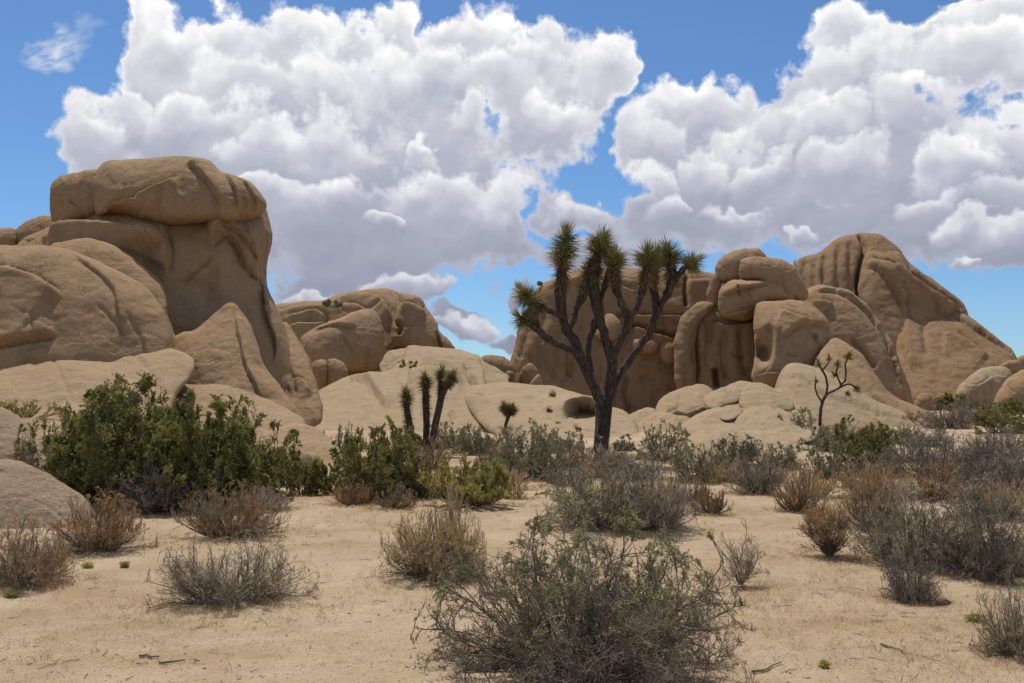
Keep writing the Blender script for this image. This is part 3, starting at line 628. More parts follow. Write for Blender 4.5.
# ------------------------------------------------------------------ sky, sun, camera
SUN_EL = math.radians(64); SUN_AZ = math.radians(-20)        # from the left and slightly behind the rocks
world = bpy.data.worlds.new('World'); scene.world = world; world.use_nodes = True
wt = NT(world.node_tree); wt.n.clear()
def build_sky():
    sky = wt.node('ShaderNodeTexSky', sky_type='NISHITA', sun_disc=False)
    sky.sun_elevation = SUN_EL; sky.sun_rotation = SUN_AZ; sky.altitude = 1200; sky.air_density = 1.0; sky.dust_density = .6; sky.ozone_density = 1.6
    # cloud banks: each blob is (px, py, rx, ry) turned into azimuth / elevation of the sky dome
    B = [ # big left bank
        (100, 128, 52, 42), (165, 60, 46, 62), (225, 70, 62, 78), (160, 125, 80, 50), (300, 40, 60, 52), (250, 130, 95, 90), (345, 100, 80, 90), (402, 45, 24, 62), (440, 100, 60, 80), (480, 50, 66, 66), (560, 70, 62, 60), (604, 62, 40, 44),
        (330, 200, 120, 92), (440, 200, 110, 90), (540, 120, 70, 50), (370, 262, 105, 38), (475, 252, 76, 30), (205, 165, 80, 50), (500, 212, 40, 54),
        (570, 212, 34, 26), (700, 105, 56, 44), (655, 145, 48, 60), (705, 180, 78, 70), (680, 225, 90, 40), (590, 262, 60, 24), (652, 195, 26, 44),
        (848, 42, 40, 38), (832, 95, 60, 58), (785, 130, 50, 52), (885, 75, 50, 44), (960, 62, 85, 50), (1000, 25, 55, 36), (850, 160, 110, 74), (780, 190, 56, 50), (930, 185, 100, 66), (1010, 180, 70, 66), (1010, 232, 80, 44), (940, 240, 80, 34), (860, 228, 90, 28), (1070, 120, 50, 70),
        (812, 238, 22, 11), (976, 269, 16, 8), (350, 296, 90, 26), (420, 298, 40, 16), (455, 326, 36, 15), (500, 338, 30, 9), (1010, -2, 60, 14), (1004, 262, 32, 16), (520, 300, 12, 14)]
    # sunlit heaps standing in front of the greyer mass
    H = [(170, 55, 42, 50), (300, 30, 58, 40), (225, 45, 34, 44), (400, 30, 24, 50), (470, 30, 46, 44), (560, 50, 62, 44), (130, 100, 34, 26), (440, 210, 84, 44), (205, 120, 60, 40), (330, 90, 48, 52), (235, 75, 56, 34),
        (270, 150, 40, 34), (395, 85, 34, 50), (330, 150, 54, 50), (440, 75, 40, 40), (500, 90, 50, 52), (540, 60, 40, 32), (92, 132, 48, 40), (600, 70, 40, 46), (560, 115, 40, 24), (470, 130, 36, 24), (418, 160, 16, 15), (300, 205, 60, 24), (368, 231, 26, 10), (510, 200, 34, 34), (575, 208, 28, 18),
        (700, 100, 50, 40), (650, 130, 34, 34), (735, 150, 30, 34), (640, 190, 30, 36), (700, 170, 44, 30), (735, 212, 42, 13), (660, 215, 30, 16),
        (845, 40, 38, 36), (820, 80, 36, 30), (880, 70, 44, 36), (785, 125, 40, 34), (770, 165, 34, 28), (830, 130, 40, 30), (1000, 20, 50, 26), (960, 70, 70, 38), (920, 120, 50, 30), (1010, 150, 50, 40), (960, 180, 50, 34), (843, 165, 42, 26), (1015, 205, 50, 26), (930, 215, 40, 18), (985, 243, 56, 18), (812, 238, 20, 10), (976, 269, 16, 7),
        (410, 298, 60, 14), (320, 300, 50, 12), (470, 328, 44, 13)]
    def angle(px, py):
        p = unproj(px, py, 1.0); x, y, z = p[0], p[1], p[2] - EYE
        return math.atan2(x, y), math.atan2(z, math.hypot(x, y))
    def union(G, vec, blobs, k):
        acc = None
        for px, py, rx, ry in blobs:
            a, e = angle(px, py)
            d = G.vmath('LENGTH', G.vmath('MULTIPLY', G.vmath('SUBTRACT', vec, (a, e, 0)), (F / rx, F / ry, 0)), out=1)
            m = G.math('SUBTRACT', 1.0, d)
            acc = m if acc is None else (G.math('SMOOTH_MAX', acc, m, k) if k else G.math('MAXIMUM', acc, m))
        return acc
    def detail(G, v):
        wr2 = G.noise(G.vmath('MULTIPLY', v, (22, 22, 0)), 1.0, 2, .6, 0, 1)
        vb = G.vmath('ADD', v, G.vmath('MULTIPLY', G.vmath('SUBTRACT', wr2, (.5, .5, .5)), (.035, .035, 0)))
        vo = G.node('ShaderNodeTexVoronoi', {'Vector': vb, 'Scale': 26.0, 'Detail': 3.0, 'Roughness': .6, 'Lacunarity': 2.2}, feature='F1', normalize=True, voronoi_dimensions='2D')
        bil = G.math('SUBTRACT', 1.0, G.math('MULTIPLY', vo.outputs['Distance'], 1.9))
        n = G.node('ShaderNodeTexNoise', {'Vector': v, 'Scale': 26.0, 'Detail': 7.0, 'Roughness': .62}, noise_dimensions='2D').outputs[0]
        return G.math('ADD', G.math('MULTIPLY', G.math('SUBTRACT', bil, .45), .26), G.math('MULTIPLY', G.math('SUBTRACT', n, .5), .8))
    def soft(G, v):
        vo = G.node('ShaderNodeTexVoronoi', {'Vector': v, 'Scale': 15.0, 'Detail': 2.0, 'Roughness': .5, 'Lacunarity': 2.3, 'Smoothness': .6}, feature='SMOOTH_F1', normalize=True, voronoi_dimensions='2D')
        n = G.node('ShaderNodeTexNoise', {'Vector': v, 'Scale': 15.0, 'Detail': 4.0, 'Roughness': .5}, noise_dimensions='2D').outputs[0]
        return G.math('ADD', G.math('MULTIPLY', vo.outputs['Distance'], -.55), n)
    grp = bpy.data.node_groups.new('cloud_detail', 'ShaderNodeTree')
    grp.interface.new_socket('Vector', in_out='INPUT', socket_type='NodeSocketVector')
    grp.interface.new_socket('Detail', in_out='OUTPUT', socket_type='NodeSocketFloat')
    G = NT(grp); gi = G.node('NodeGroupInput'); go = G.node('NodeGroupOutput')
    G.l.new(soft(G, gi.outputs[0]), go.inputs[0])
    G = wt
    d = G.node('ShaderNodeTexCoord').outputs['Generated']
    sx = G.node('ShaderNodeSeparateXYZ', {0: d}).outputs
    az = G.math('ARCTAN2', sx[0], sx[1]); el = G.math('ARCSINE', sx[2])
    v = G.node('ShaderNodeCombineXYZ', {0: az, 1: el}).outputs[0]
    wrp = G.noise(G.vmath('MULTIPLY', v, (8, 8, 0)), 1.0, 4, .6, 0, 1)
    vw = G.vmath('ADD', v, G.vmath('MULTIPLY', G.vmath('SUBTRACT', wrp, (.5, .5, .5)), (.13, .13, 0)))
    body = union(G, vw, B, .2)
    # the rest of the sky, outside the view: loose cumulus from plain noise
    far = G.math('MULTIPLY_ADD', G.noise(G.vmath('MULTIPLY', v, (2.2, 4, 0)), 1.0, 4, .55), 4.0, -2.1)
    side = G.ramp(G.math('ABSOLUTE', az), [(.56, (0, 0, 0)), (.7, (1, 1, 1))])
    hi = G.ramp(el, [(.44, (0, 0, 0)), (.55, (1, 1, 1))])
    sel = G.math('MAXIMUM', side, hi)
    body = G.math('MAXIMUM', body, G.math('ADD', G.math('MULTIPLY', sel, 1.5), G.math('SUBTRACT', far, 1.5)))
    vd = G.vmath('ADD', v, G.vmath('MULTIPLY', G.vmath('SUBTRACT', wrp, (.5, .5, .5)), (.05, .05, 0)))
    g1 = G.node('ShaderNodeGroup'); g1.node_tree = grp; G.l.new(vd, g1.inputs[0])
    g2 = G.node('ShaderNodeGroup'); g2.node_tree = grp; G.l.new(G.vmath('ADD', vd, (-.006, .015, 0)), g2.inputs[0])
    dt = detail(G, v)
    dens = G.math('ADD', body, dt)
    alpha = G.ramp(dens, [(0.0, (0, 0, 0)), (.05, (.22, .22, .22)), (.20, (1, 1, 1))], 'EASE')
    relief = G.math('SUBTRACT', g1.outputs[0], g2.outputs[0])
    fine = G.math('SUBTRACT', dt, detail(G, G.vmath('ADD', v, (-.003, .006, 0))))
    rel = G.math('ADD', G.math('MULTIPLY', relief, .55), G.math('MULTIPLY', fine, .38))
    low = G.ramp(el, [(.06, (0, 0, 0)), (.38, (1, 1, 1))])
    rim = G.ramp(dens, [(.10, (1, 1, 1)), (.38, (0, 0, 0))])
    sh = G.math('ADD', G.math('MULTIPLY', low, .56), G.math('MULTIPLY', rim, G.math('MULTIPLY_ADD', low, .40, .10)))
    sh = G.math('ADD', sh, .12)
    # sunlit heaps stacked in front, back to front: crisp bright crown, foot melting into the grey
    lowm = G.math('MULTIPLY_ADD', low, .3, .72)
    sv = G.node('ShaderNodeSeparateXYZ', {0: vw}).outputs[1]
    for px, py, rx, ry in H:
        a, e = angle(px, py)
        dd = G.vmath('LENGTH', G.vmath('MULTIPLY', G.vmath('SUBTRACT', vw, (a, e, 0)), (F / rx, F / ry, 0)), out=1)
        m = G.math('ADD', G.math('SUBTRACT', 1.0, dd), G.math('MULTIPLY', dt, 1.15))
        yl = G.math('MULTIPLY', G.math('SUBTRACT', sv, e), F / ry)
        al = G.math('MULTIPLY', G.math('MULTIPLY', m, 4.0, clamp=True), G.math('MULTIPLY_ADD', yl, .85, .62, clamp=True))
        tone = G.math('SUBTRACT', G.math('MULTIPLY_ADD', yl, .16, .87), G.math('MULTIPLY', G.math('MAXIMUM', m, 0.0), .22))
        tone = G.math('MULTIPLY', tone, lowm)
        mx = G.node('ShaderNodeMix', {0: al, 2: sh, 3: tone}, data_type='FLOAT'); sh = mx.outputs[0]
    lit = G.math('MULTIPLY_ADD', sh, 1.0, .12, clamp=True)
    sh = G.math('ADD', sh, G.math('MULTIPLY', rel, lit), clamp=True)
    ccol = G.ramp(sh, [(0, (.26, .285, .39)), (.2, (.36, .385, .49)), (.45, (.52, .545, .65)), (.75, (.84, .85, .90)), (1, (1.16, 1.15, 1.14))])
    # one thin wisp, upper left
    wa, we = angle(52, 43)
    wq = G.vmath('SUBTRACT', vw, (wa, we, 0)); wd = G.vmath('LENGTH', G.vmath('MULTIPLY', G.node('ShaderNodeVectorRotate', {'Vector': wq, 'Angle': -.45}, rotation_type='Z_AXIS').outputs[0], (F / 40, F / 13, 0)), out=1)
    wn = G.noise(G.vmath('MULTIPLY', G.node('ShaderNodeVectorRotate', {'Vector': v, 'Angle': -.45}, rotation_type='Z_AXIS').outputs[0], (50, 170, 0)), 1.0, 5, .6)
    wal = G.math('MULTIPLY', G.math('MULTIPLY', G.math('SUBTRACT', 1.0, wd, clamp=True), G.math('MULTIPLY_ADD', wn, 4.0, -1.2, clamp=True)), .9)
    alpha = G.mix(wal, alpha, (1.0, 1.0, 1.0)); sh = G.math('MAXIMUM', sh, G.math('MULTIPLY', wal, 1.3, clamp=True)); ccol = G.mix(wal, ccol, (.85, .87, .92))
    skyc = G.mix(1.0, sky.outputs[0], (.078, .107, .133), 'MULTIPLY')
    cc = G.mix(1.0, ccol, (CLOUD, CLOUD, CLOUD), 'MULTIPLY')
    out = G.mix(alpha, skyc, cc)
    bg = G.node('ShaderNodeBackground', {'Color': out, 'Strength': 1.0})
    wo = G.node('ShaderNodeOutputWorld'); G.l.new(bg.outputs[0], wo.inputs[0])
    world.cycles.sampling_method = 'MANUAL'; world.cycles.sample_map_resolution = 256
CLOUD = 1.1
build_sky()

sl = bpy.data.lights.new('sun', 'SUN'); sl.energy = 4.9; sl.angle = math.radians(.53); sl.color = (1, .955, .89)
so = bpy.data.objects.new('sun', sl); COL.objects.link(so); so.location = (0, 0, 60)
sdir = Vector((math.sin(SUN_AZ) * math.cos(SUN_EL), math.cos(SUN_AZ) * math.cos(SUN_EL), math.sin(SUN_EL)))
so.rotation_euler = sdir.to_track_quat('Z', 'Y').to_euler()

cam = bpy.data.cameras.new('camera'); co = bpy.data.objects.new('camera', cam); COL.objects.link(co)
co.location = (0, 0, EYE); co.rotation_euler = (math.radians(90) + PITCH, 0, 0)
cam.lens = 36 * F / 1024; cam.clip_end = 10000; scene.camera = co
scene.view_settings.view_transform = 'Standard'; scene.view_settings.look = 'None'; scene.view_settings.exposure = -.30; scene.view_settings.gamma = 1
scene.cycles.max_bounces = 5; scene.cycles.diffuse_bounces = 3; scene.cycles.transparent_max_bounces = 4
scene.cycles.use_adaptive_sampling = True; scene.cycles.adaptive_threshold = .02
scene.cycles.use_denoising = True
#SHRUBS

# ------------------------------------------------------------------ plants
def norm(v): return v / (np.linalg.norm(v, axis=-1, keepdims=True) + 1e-9)
def grow(rg, w, h, stems, kids, steps=5, curl=.35, up=.15, spread=.8, base=.2, tilt=1.5, clen=.46, lumps=.25, tmin=.08, inner=.45, tipsteps=2):
    """stems and twigs of one shrub: list of levels of (n, steps+1, 3) polylines filling a w x h dome"""
    ph = rg.uniform(0, 6.28, 4)
    def env(d):
        az = np.arctan2(d[:, 1], d[:, 0]); el = np.arcsin(np.clip(d[:, 2], -1, 1))
        a = w / 2; r = 1 / np.sqrt((np.cos(el) / a) ** 2 + (np.sin(el) / h) ** 2)
        return r * (1 + lumps * (.5 * np.sin(2 * az + ph[0]) * np.cos(el) + .35 * np.sin(5 * az + ph[1] + 2 * el) + .3 * np.sin(6 * el + ph[2] + az)))
    az = rg.uniform(0, 2 * np.pi, stems); ti = tilt * np.sqrt(rg.uniform(0, 1, stems))
    d = np.stack([np.cos(az) * np.sin(ti), np.sin(az) * np.sin(ti), np.cos(ti)], -1)
    L = env(d) * rg.uniform(inner, 1.0, stems)
    b = np.stack([np.cos(az), np.sin(az), 0 * az], -1) * (rg.uniform(0, 1, (stems, 1)) * base * w)
    levels = []
    P0, D0, L0 = b, d, L
    for lv in range(len(kids) + 1):
        n = len(P0); pts = [P0]; D = D0.copy()
        if lv >= 2: steps = tipsteps
        for k in range(steps):
            D = norm(D + rg.normal(0, curl, (n, 3)) / math.sqrt(steps) + np.array([0, 0, up / steps]))
            pts.append(pts[-1] + D * (L0 / steps)[:, None])
        pl = np.stack(pts, 1); pl[:, :, 2] = np.maximum(pl[:, :, 2], .01)
        levels.append(pl)
        if lv == len(kids): break
        m = kids[lv]; src = np.repeat(np.arange(n), m); t = rg.uniform(tmin, 1, n * m) * steps
        i = np.minimum(t.astype(int), steps - 1); f = (t - i)[:, None]
        P0 = pl[src, i] * (1 - f) + pl[src, i + 1] * f
        par = norm(pl[src, i + 1] - pl[src, i])
        D0 = norm(par + rg.normal(0, spread, (n * m, 3)) * .75 + np.array([0, 0, .12]))
        L0 = L0[src] * clen * rg.uniform(.5, 1.15, n * m) * (1.1 - .4 * t / steps)
    return levels


def squeeze(lv, w, h, rg, am=1.0):
    """pull stray twigs in to an uneven dome"""
    out = []; o = rg.uniform(0, 50, 3)
    A = np.concatenate([l.reshape(-1, 3) for l in lv]); q = A / np.array([w / 2, w / 2, h]); k = np.percentile(np.linalg.norm(q, axis=1), 93)
    for l in lv:
        q = l.reshape(-1, 3) / np.array([w / 2, w / 2, h]) / k; r = np.linalg.norm(q, axis=1) + 1e-9; u = q / r[:, None]
        e = .93 + am * (.22 * perlin(u * 1.6 + o) + .16 * perlin(u * 4.5 + o))
        t = r / e; t2 = np.where(t > .8, .8 + .3 * np.tanh((t - .8) / .3), t) * e
        out.append((u * t2[:, None] * np.array([w / 2, w / 2, h])).reshape(l.shape))
    return out
def tubes(levels, radii, sides=3):
    Vs, Fs, off = [], [], 0
    for pl, (r0, r1) in zip(levels, radii):
        n, k = pl.shape[:2]
        T = norm(np.diff(pl, axis=1)); T = np.concatenate([T, T[:, -1:]], 1)
        ref = np.where(np.abs(T[..., 2:]) > .9, np.array([1., 0, 0]), np.array([0, 0, 1.]))
        U = norm(np.cross(T, ref)); W = np.cross(T, U)
        r = np.linspace(r0, r1, k)[None, :, None]
        ring = [pl + r * (math.cos(a) * U + math.sin(a) * W) for a in np.arange(sides) * 2 * math.pi / sides]
        V = np.stack(ring, 2)                                # n,k,s,3
        idx = np.arange(n * k * sides).reshape(n, k, sides) + off
        a = idx[:, :-1]; b = idx[:, 1:]
        q = np.stack([a, np.roll(a, -1, 2), np.roll(b, -1, 2), b], -1).reshape(-1, 4)
        Vs.append(V.reshape(-1, 3)); Fs.append(q); off += n * k * sides
    return np.concatenate(Vs), np.concatenate(Fs)

def leaves(rg, pos, dirs, L, W):
    """small pointed blades; L, W arrays"""
    n = len(pos); side = norm(np.cross(dirs, rg.normal(size=(n, 3)))); L = L[:, None]; W = W[:, None]
    nn = np.cross(dirs, side)
    V = np.stack([pos, pos + dirs * L * .45 + side * W * .5 + nn * W * .12, pos + dirs * L, pos + dirs * L * .45 - side * W * .5 + nn * W * .12], 1)
    return V.reshape(-1, 3), np.arange(n * 4).reshape(n, 4)

KIND = {  # stems, kids, wood material, outer twig material, leaf material, leaves per twig, leaf size, growth options
    'dry':    dict(stems=70, kids=(6, 5), wood=T_DARK, twig=T_GREY, leaf=None, opt=dict(curl=.45, spread=.75)),
    'purple': dict(stems=80, kids=(6, 6), wood=T_DARK, twig=T_PURP, leaf=None, opt=dict(curl=.45, spread=.8)),
    'tan':    dict(stems=70, kids=(6, 5), wood=T_DARK, twig=T_TAN, leaf=None, opt=dict(curl=.4, spread=.7)),
    'gold':   dict(stems=80, kids=(6, 5), wood=T_GREY, twig=T_GOLD, leaf=None, opt=dict(curl=.25, spread=.45, up=.5)),
    'rust':   dict(stems=80, kids=(6, 5), wood=T_DARK, twig=T_RUST, leaf=None, opt=dict(curl=.3, spread=.5, up=.4)),
    'straw':  dict(stems=90, kids=(5, 3), wood=T_GOLD, twig=T_TAN, leaf=None, opt=dict(curl=.25, spread=.35, up=.5)),
    'green':  dict(stems=36, kids=(7, 6), wood=T_DARK, twig=T_DARK, leaf=L_DGREEN, per=12, lsz=.055, opt=dict(curl=.4, spread=.8, clen=.45, tmin=.45, lumps=.35)),
    'olive':  dict(stems=40, kids=(7, 6), wood=T_DARK, twig=T_DARK, leaf=L_GREEN, per=9, lsz=.045, opt=dict(curl=.35, spread=.7, clen=.42, tmin=.4, lumps=.3)),
    'yellow': dict(stems=80, kids=(6, 5), wood=T_DARK, twig=T_GOLD, leaf=L_YGREEN, per=5, lsz=.06, opt=dict(curl=.2, spread=.35, up=.6, lumps=.15)),
    'sage':   dict(stems=60, kids=(6, 5), wood=T_DARK, twig=T_GREY, leaf=L_GRYG, per=4, lsz=.045, opt=dict(curl=.4, spread=.7)),
}
SH = [0]; SPOTS = []
def shrub(kind, px, py, wpx, hpx, label, D=None, group=None, extra=None, dens=1.0, **ov):
    SH[0] += 1; rg = np.random.default_rng(100 + SH[0] * 13)
    K = KIND[kind]
    if D is None: p = on_ground(px, py)
    else:
        p = unproj(px, py, D)
        if ov.pop('sit', True): p[2] = gz(p[0], p[1])[0]
    D = p[1]; m = D / F; w = wpx * m * 1.17; h = hpx * m * (1.13 if D < 11 else 1.27)
    SPOTS.append((p[0], p[1], w))
    opt = dict(K['opt']); opt.update(ov)
    tips = wpx * hpx * (.9 if K['leaf'] else 2.8) * dens ** .6 + 200
    st = int(np.clip(tips ** .5 * .9, 12, 110) * (dens ** .7 if dens < .5 else 1))
    k1 = 7; k2 = 5; k3 = max(1, int(round(tips / (st * k1 * k2))))
    if K['leaf']: lv = grow(rg, w, h * .92, st, (k1, k2 * k3), **opt)
    else: lv = grow(rg, w, h * .92, st, (k1, k2, k3), **opt)
    # fit the real extent to what was measured
    A = np.concatenate([l.reshape(-1, 3) for l in lv]); ext = np.percentile(A[:, 0], 97.5) - np.percentile(A[:, 0], 2.5); top = np.percentile(A[:, 2], 97.5)
    sc = np.array([w / ext, w / ext, h / top])
    lv = squeeze([l * sc for l in lv], w, h, rg)
    t = max(.0010, .15 * m)
    rad = [(t * 2.6 + w * .003, t * 1.4), (t * 1.6, t * 1.0), (t * 1.15, t * .7), (t * .9, t * .5)]
    root = empty('shrub', tuple(p), label, 'shrub', group); root.rotation_euler.z = 0
    V, Q = tubes(lv[:2], rad)
    link('stems', mesh_from('stems', V, Q.ravel(), [4] * len(Q), K['wood'], smooth=False), root)
    V, Q = tubes(lv[2:], rad[2:])
    if extra:   # patches of a second colour among the twigs
        mid = V[Q].mean(1); mk = fbm(mid / (w * .28) + SH[0], 2) + extra[1] + rg.normal(0, .22, len(mid)) + .35 * (mid[:, 2] / h - .5) * (extra[0] in (T_GOLD, T_RUST, T_TAN)) > 0
        idx = mk.astype(int)
        link('twigs', mesh_from('twigs', V, Q.ravel(), [4] * len(Q), [K['twig'], extra[0]], smooth=False, midx=idx), root)
    else:
        link('twigs', mesh_from('twigs', V, Q.ravel(), [4] * len(Q), K['twig'], smooth=False), root)
    if K['leaf']:
        tw = lv[2]; n, k = tw.shape[:2]; per = K['per']
        src = np.repeat(np.arange(n), per); tt = rg.uniform(.1, 1, n * per) * (k - 1); i = np.minimum(tt.astype(int), k - 2); f = (tt - i)[:, None]
        pos = tw[src, i] * (1 - f) + tw[src, i + 1] * f
        tang = norm(tw[src, i + 1] - tw[src, i])
        dr = norm(tang + rg.normal(0, .55, pos.shape) + np.array([0, 0, .25]))
        s = max(K['lsz'] * .8, 2.1 * m) * rg.uniform(.6, 1.25, len(pos))
        keep = fbm(pos / (w * .22) + SH[0] * 3, 2) > -.34
        V, Q = leaves(rg, pos[keep], dr[keep], s[keep], s[keep] * .5)
        link('foliage', mesh_from('foliage', V, Q.ravel(), [4] * len(Q), K['leaf'], smooth=False), root)
    return root

# foreground shrub: open crooked branches, short grey spurs, tufts of small pale leaves
def hero():
    rg = np.random.default_rng(77); p = on_ground(583, 674); m = p[1] / F
    w, h = 350 * m, 184 * m
    lv = grow(rg, w, h, 120, (8, 8, 9), steps=6, curl=.6, up=.15, spread=.95, base=.10, tilt=1.5, clen=.42, lumps=.08, tmin=.15, inner=.35, tipsteps=3)
    A = np.concatenate([l.reshape(-1, 3) for l in lv]); ext = np.percentile(A[:, 0], 97.5) - np.percentile(A[:, 0], 2.5); top = np.percentile(A[:, 2], 97.5)
    lv = squeeze([l * np.array([w / ext, w / ext, h / top]) for l in lv], w, h, rg, .45)
    root = empty('shrub', tuple(p), 'large open grey twigged shrub with pale green leaf tufts, nearest the viewer', 'shrub')
    V, Q = tubes(lv[:2], [(.0075, .003), (.0034, .0019)], 5)
    link('stems', mesh_from('stems', V, Q.ravel(), [4] * len(Q), T_DARK, smooth=True), root)
    V, Q = tubes(lv[2:], [(.002, .0012), (.0014, .0008)], 3)
    link('twigs', mesh_from('twigs', V, Q.ravel(), [4] * len(Q), T_HERO, smooth=False), root)
    pos, dr = [], []
    for tw, per in ((lv[2], 6), (lv[3], 3)):
        n, k = tw.shape[:2]; src = np.repeat(np.arange(n), per); tt = rg.uniform(.2, 1, n * per) * (k - 1); i = np.minimum(tt.astype(int), k - 2); f = (tt - i)[:, None]
        q = tw[src, i] * (1 - f) + tw[src, i + 1] * f
        pos.append(q); dr.append(norm(norm(tw[src, i + 1] - tw[src, i]) + rg.normal(0, .8, q.shape)))
    pos = np.concatenate(pos); dr = np.concatenate(dr)
    keep = (fbm(pos / .16, 2) + (pos[:, 2] / h - .62) * .8 > .0) & (rg.uniform(0, 1, len(pos)) < .9)
    pos, dr = pos[keep], dr[keep]; s = rg.uniform(.009, .019, len(pos))
    V, Q = leaves(rg, pos, dr, s, s * .5)
    link('foliage', mesh_from('foliage', V, Q.ravel(), [4] * len(Q), L_PALE, smooth=False), root)
    # bleached dead stalks at its foot
    root2 = empty('dead_stalks', tuple(p + np.array([.12, -.33, 0])), 'bleached dead stalks sticking up in front of the nearest shrub', 'dead plant')
    n = 26; az = rg.uniform(0, 6.28, n); ti = rg.uniform(.1, 1.1, n); d = np.stack([np.cos(az) * np.sin(ti), np.sin(az) * np.sin(ti) * .5, np.cos(ti)], -1)
    b = np.stack([rg.uniform(-.32, .32, n), rg.uniform(-.06, .06, n), 0 * az], -1)
    pts = [b]
    for k in range(5): d = norm(d + rg.normal(0, .12, d.shape)); pts.append(pts[-1] + d * rg.uniform(.03, .07, (n, 1)))
    V, Q = tubes([np.stack(pts, 1)], [(.003, .0012)], 4)
    link('stalks', mesh_from('stalks', V, Q.ravel(), [4] * len(Q), twig_mat('bleached_stalks', (.36, .30, .23), (.5, .43, .35)), smooth=False), root2)
hero()

# --- nearer shrubs on the open sand
shrub('dry', 232, 602, 145, 66, 'low sprawling dead looking shrub with a straw coloured clump, alone on the left sand', extra=(T_TAN, -.3), dens=.75, tilt=1.5)
shrub('straw', 266, 600, 32, 38, 'small straw coloured clump growing in the right side of the sprawling dead looking shrub', dens=.6)
shrub('dry', 432, 577, 104, 70, 'grey and golden shrub left of the nearest shrub', extra=(T_GOLD, .12), dens=1.1)
shrub('gold', 448, 574, 62, 84, 'upright golden stalks rising from the grey and golden shrub', dens=.6)
shrub('tan', 741, 586, 52, 62, 'sparse little vase shaped shrub alone on the sand right of the nearest shrub', dens=.25, tilt=.75, base=.03)
shrub('rust', 829, 557, 60, 72, 'vase shaped shrub with bare legs and rusty crown on the right sand', dens=.7, tilt=.8, tmin=.5, base=.03, extra=(T_GREY, -.02), spread=.7)
shrub('purple', 912, 601, 62, 56, 'compact purple grey shrub beside a reddish stone', dens=1.0)
shrub('dry', 922, 566, 120, 88, 'big tangled grey shrub behind the compact purple grey shrub', dens=1.7, extra=(T_TAN, -.25))
shrub('dry', 992, 576, 120, 98, 'big tangled grey shrub running out of the right edge', dens=1.7, extra=(T_DARK, -.1))
shrub('dry', 1018, 656, 80, 78, 'grey shrub cut by the lower right edge', dens=.8, extra=(T_TAN, 0))
shrub('tan', 597, 528, 96, 72, 'left half of the wide pale grey shrub in front of the big yucca', dens=1.5, extra=(T_GREY, .05), group='wide pale grey shrubs before the big yucca')
shrub('purple', 650, 528, 92, 72, 'right half of the wide pale grey shrub in front of the big yucca', dens=1.5, extra=(T_TAN, 0), group='wide pale grey shrubs before the big yucca')
shrub('rust', 711, 514, 40, 25, 'small round golden brown cushion shrub right of the wide pale grey shrub', dens=.9, extra=(T_DARK, -.1))
shrub('dry', 22, 584, 100, 72, 'brown grey bush at the left edge, in front of the nearest boulder', extra=(T_RUST, .05), dens=1.3)
shrub('dry', 100, 551, 88, 58, 'brown brush with orange tips right of the nearest boulder', extra=(T_RUST, .1), dens=1.3)
shrub('rust', 232, 536, 110, 50, 'low orange and grey brush in front of the big dark green shrub', extra=(T_GREY, .05), dens=1.3)
shrub('tan', 296, 470, 30, 20, 'little tan bush at the foot of the pitted slab', dens=.5)
# --- big green thicket on the left
shrub('green', 125, 506, 130, 108, 'tallest dark green shrub of the thicket on the left', dens=1.6)
shrub('green', 196, 508, 120, 96, 'dark green shrub forming the middle of the left thicket', dens=1.5)
shrub('olive', 245, 500, 84, 84, 'lighter olive shrub at the right end of the left thicket', dens=1.2)
shrub('dry', 165, 512, 110, 46, 'shaded grey twiggy base of the left thicket', dens=1.2, extra=(T_DARK, .2))
shrub('olive', 60, 488, 80, 70, 'green sprawling shrub between the left edge boulders and the thicket', dens=1.1)
shrub('sage', 78, 460, 70, 48, 'grey green shrub on the rocks behind the thicket', D=20, dens=1)
shrub('yellow', 22, 418, 76, 18, 'low yellow green growth on the ledge at the left edge', D=24, sit=False, dens=.6)
# --- middle ground left of the trunk
shrub('olive', 382, 500, 84, 66, 'tall olive green shrub below the three-stemmed yucca', dens=1.3, extra=(T_RUST, .1))
shrub('green', 340, 492, 74, 40, 'low green shrub left of the tall olive shrub', dens=1.1)
shrub('rust', 352, 505, 40, 26, 'little golden brush at the foot of the low green shrub', dens=.7)
shrub('yellow', 468, 505, 88, 44, 'rounded yellow green bush in the middle distance', dens=1.3)
shrub('rust', 422, 498, 60, 42, 'orange brown brush between the olive shrub and the yellow green bush', dens=.9, extra=(T_GREY, 0))
shrub('gold', 516, 499, 24, 24, 'tiny golden green bush right of the yellow green bush', dens=.5)
shrub('straw', 502, 489, 56, 24, 'pale straw coloured brush behind the yellow green bush', dens=.9)
shrub('sage', 526, 478, 82, 50, 'large grey green shrub before the long pale slab', dens=1.3)
shrub('sage', 480, 462, 60, 26, 'grey green brush below the small forked yucca', D=30, dens=.9)
shrub('rust', 570, 468, 46, 30, 'golden brown brush left of the big yucca trunk', dens=.9, extra=(T_GREY, 0))
shrub('tan', 562, 486, 44, 20, 'low tan brush in front of the golden brown brush by the trunk', dens=.7)
shrub('green', 325, 440, 34, 26, 'dark green bush against the foot of the left outcrop', D=27, dens=.7)
shrub('dry', 345, 450, 30, 32, 'dark grey bush left of the three-stemmed yucca', D=28, dens=.6)
shrub('olive', 303, 496, 40, 30, 'green bush at the right end of the pitted slab', dens=.8)
shrub('sage', 455, 452, 60, 22, 'hazy grey green brush right of the three-stemmed yucca', D=33, dens=.8)
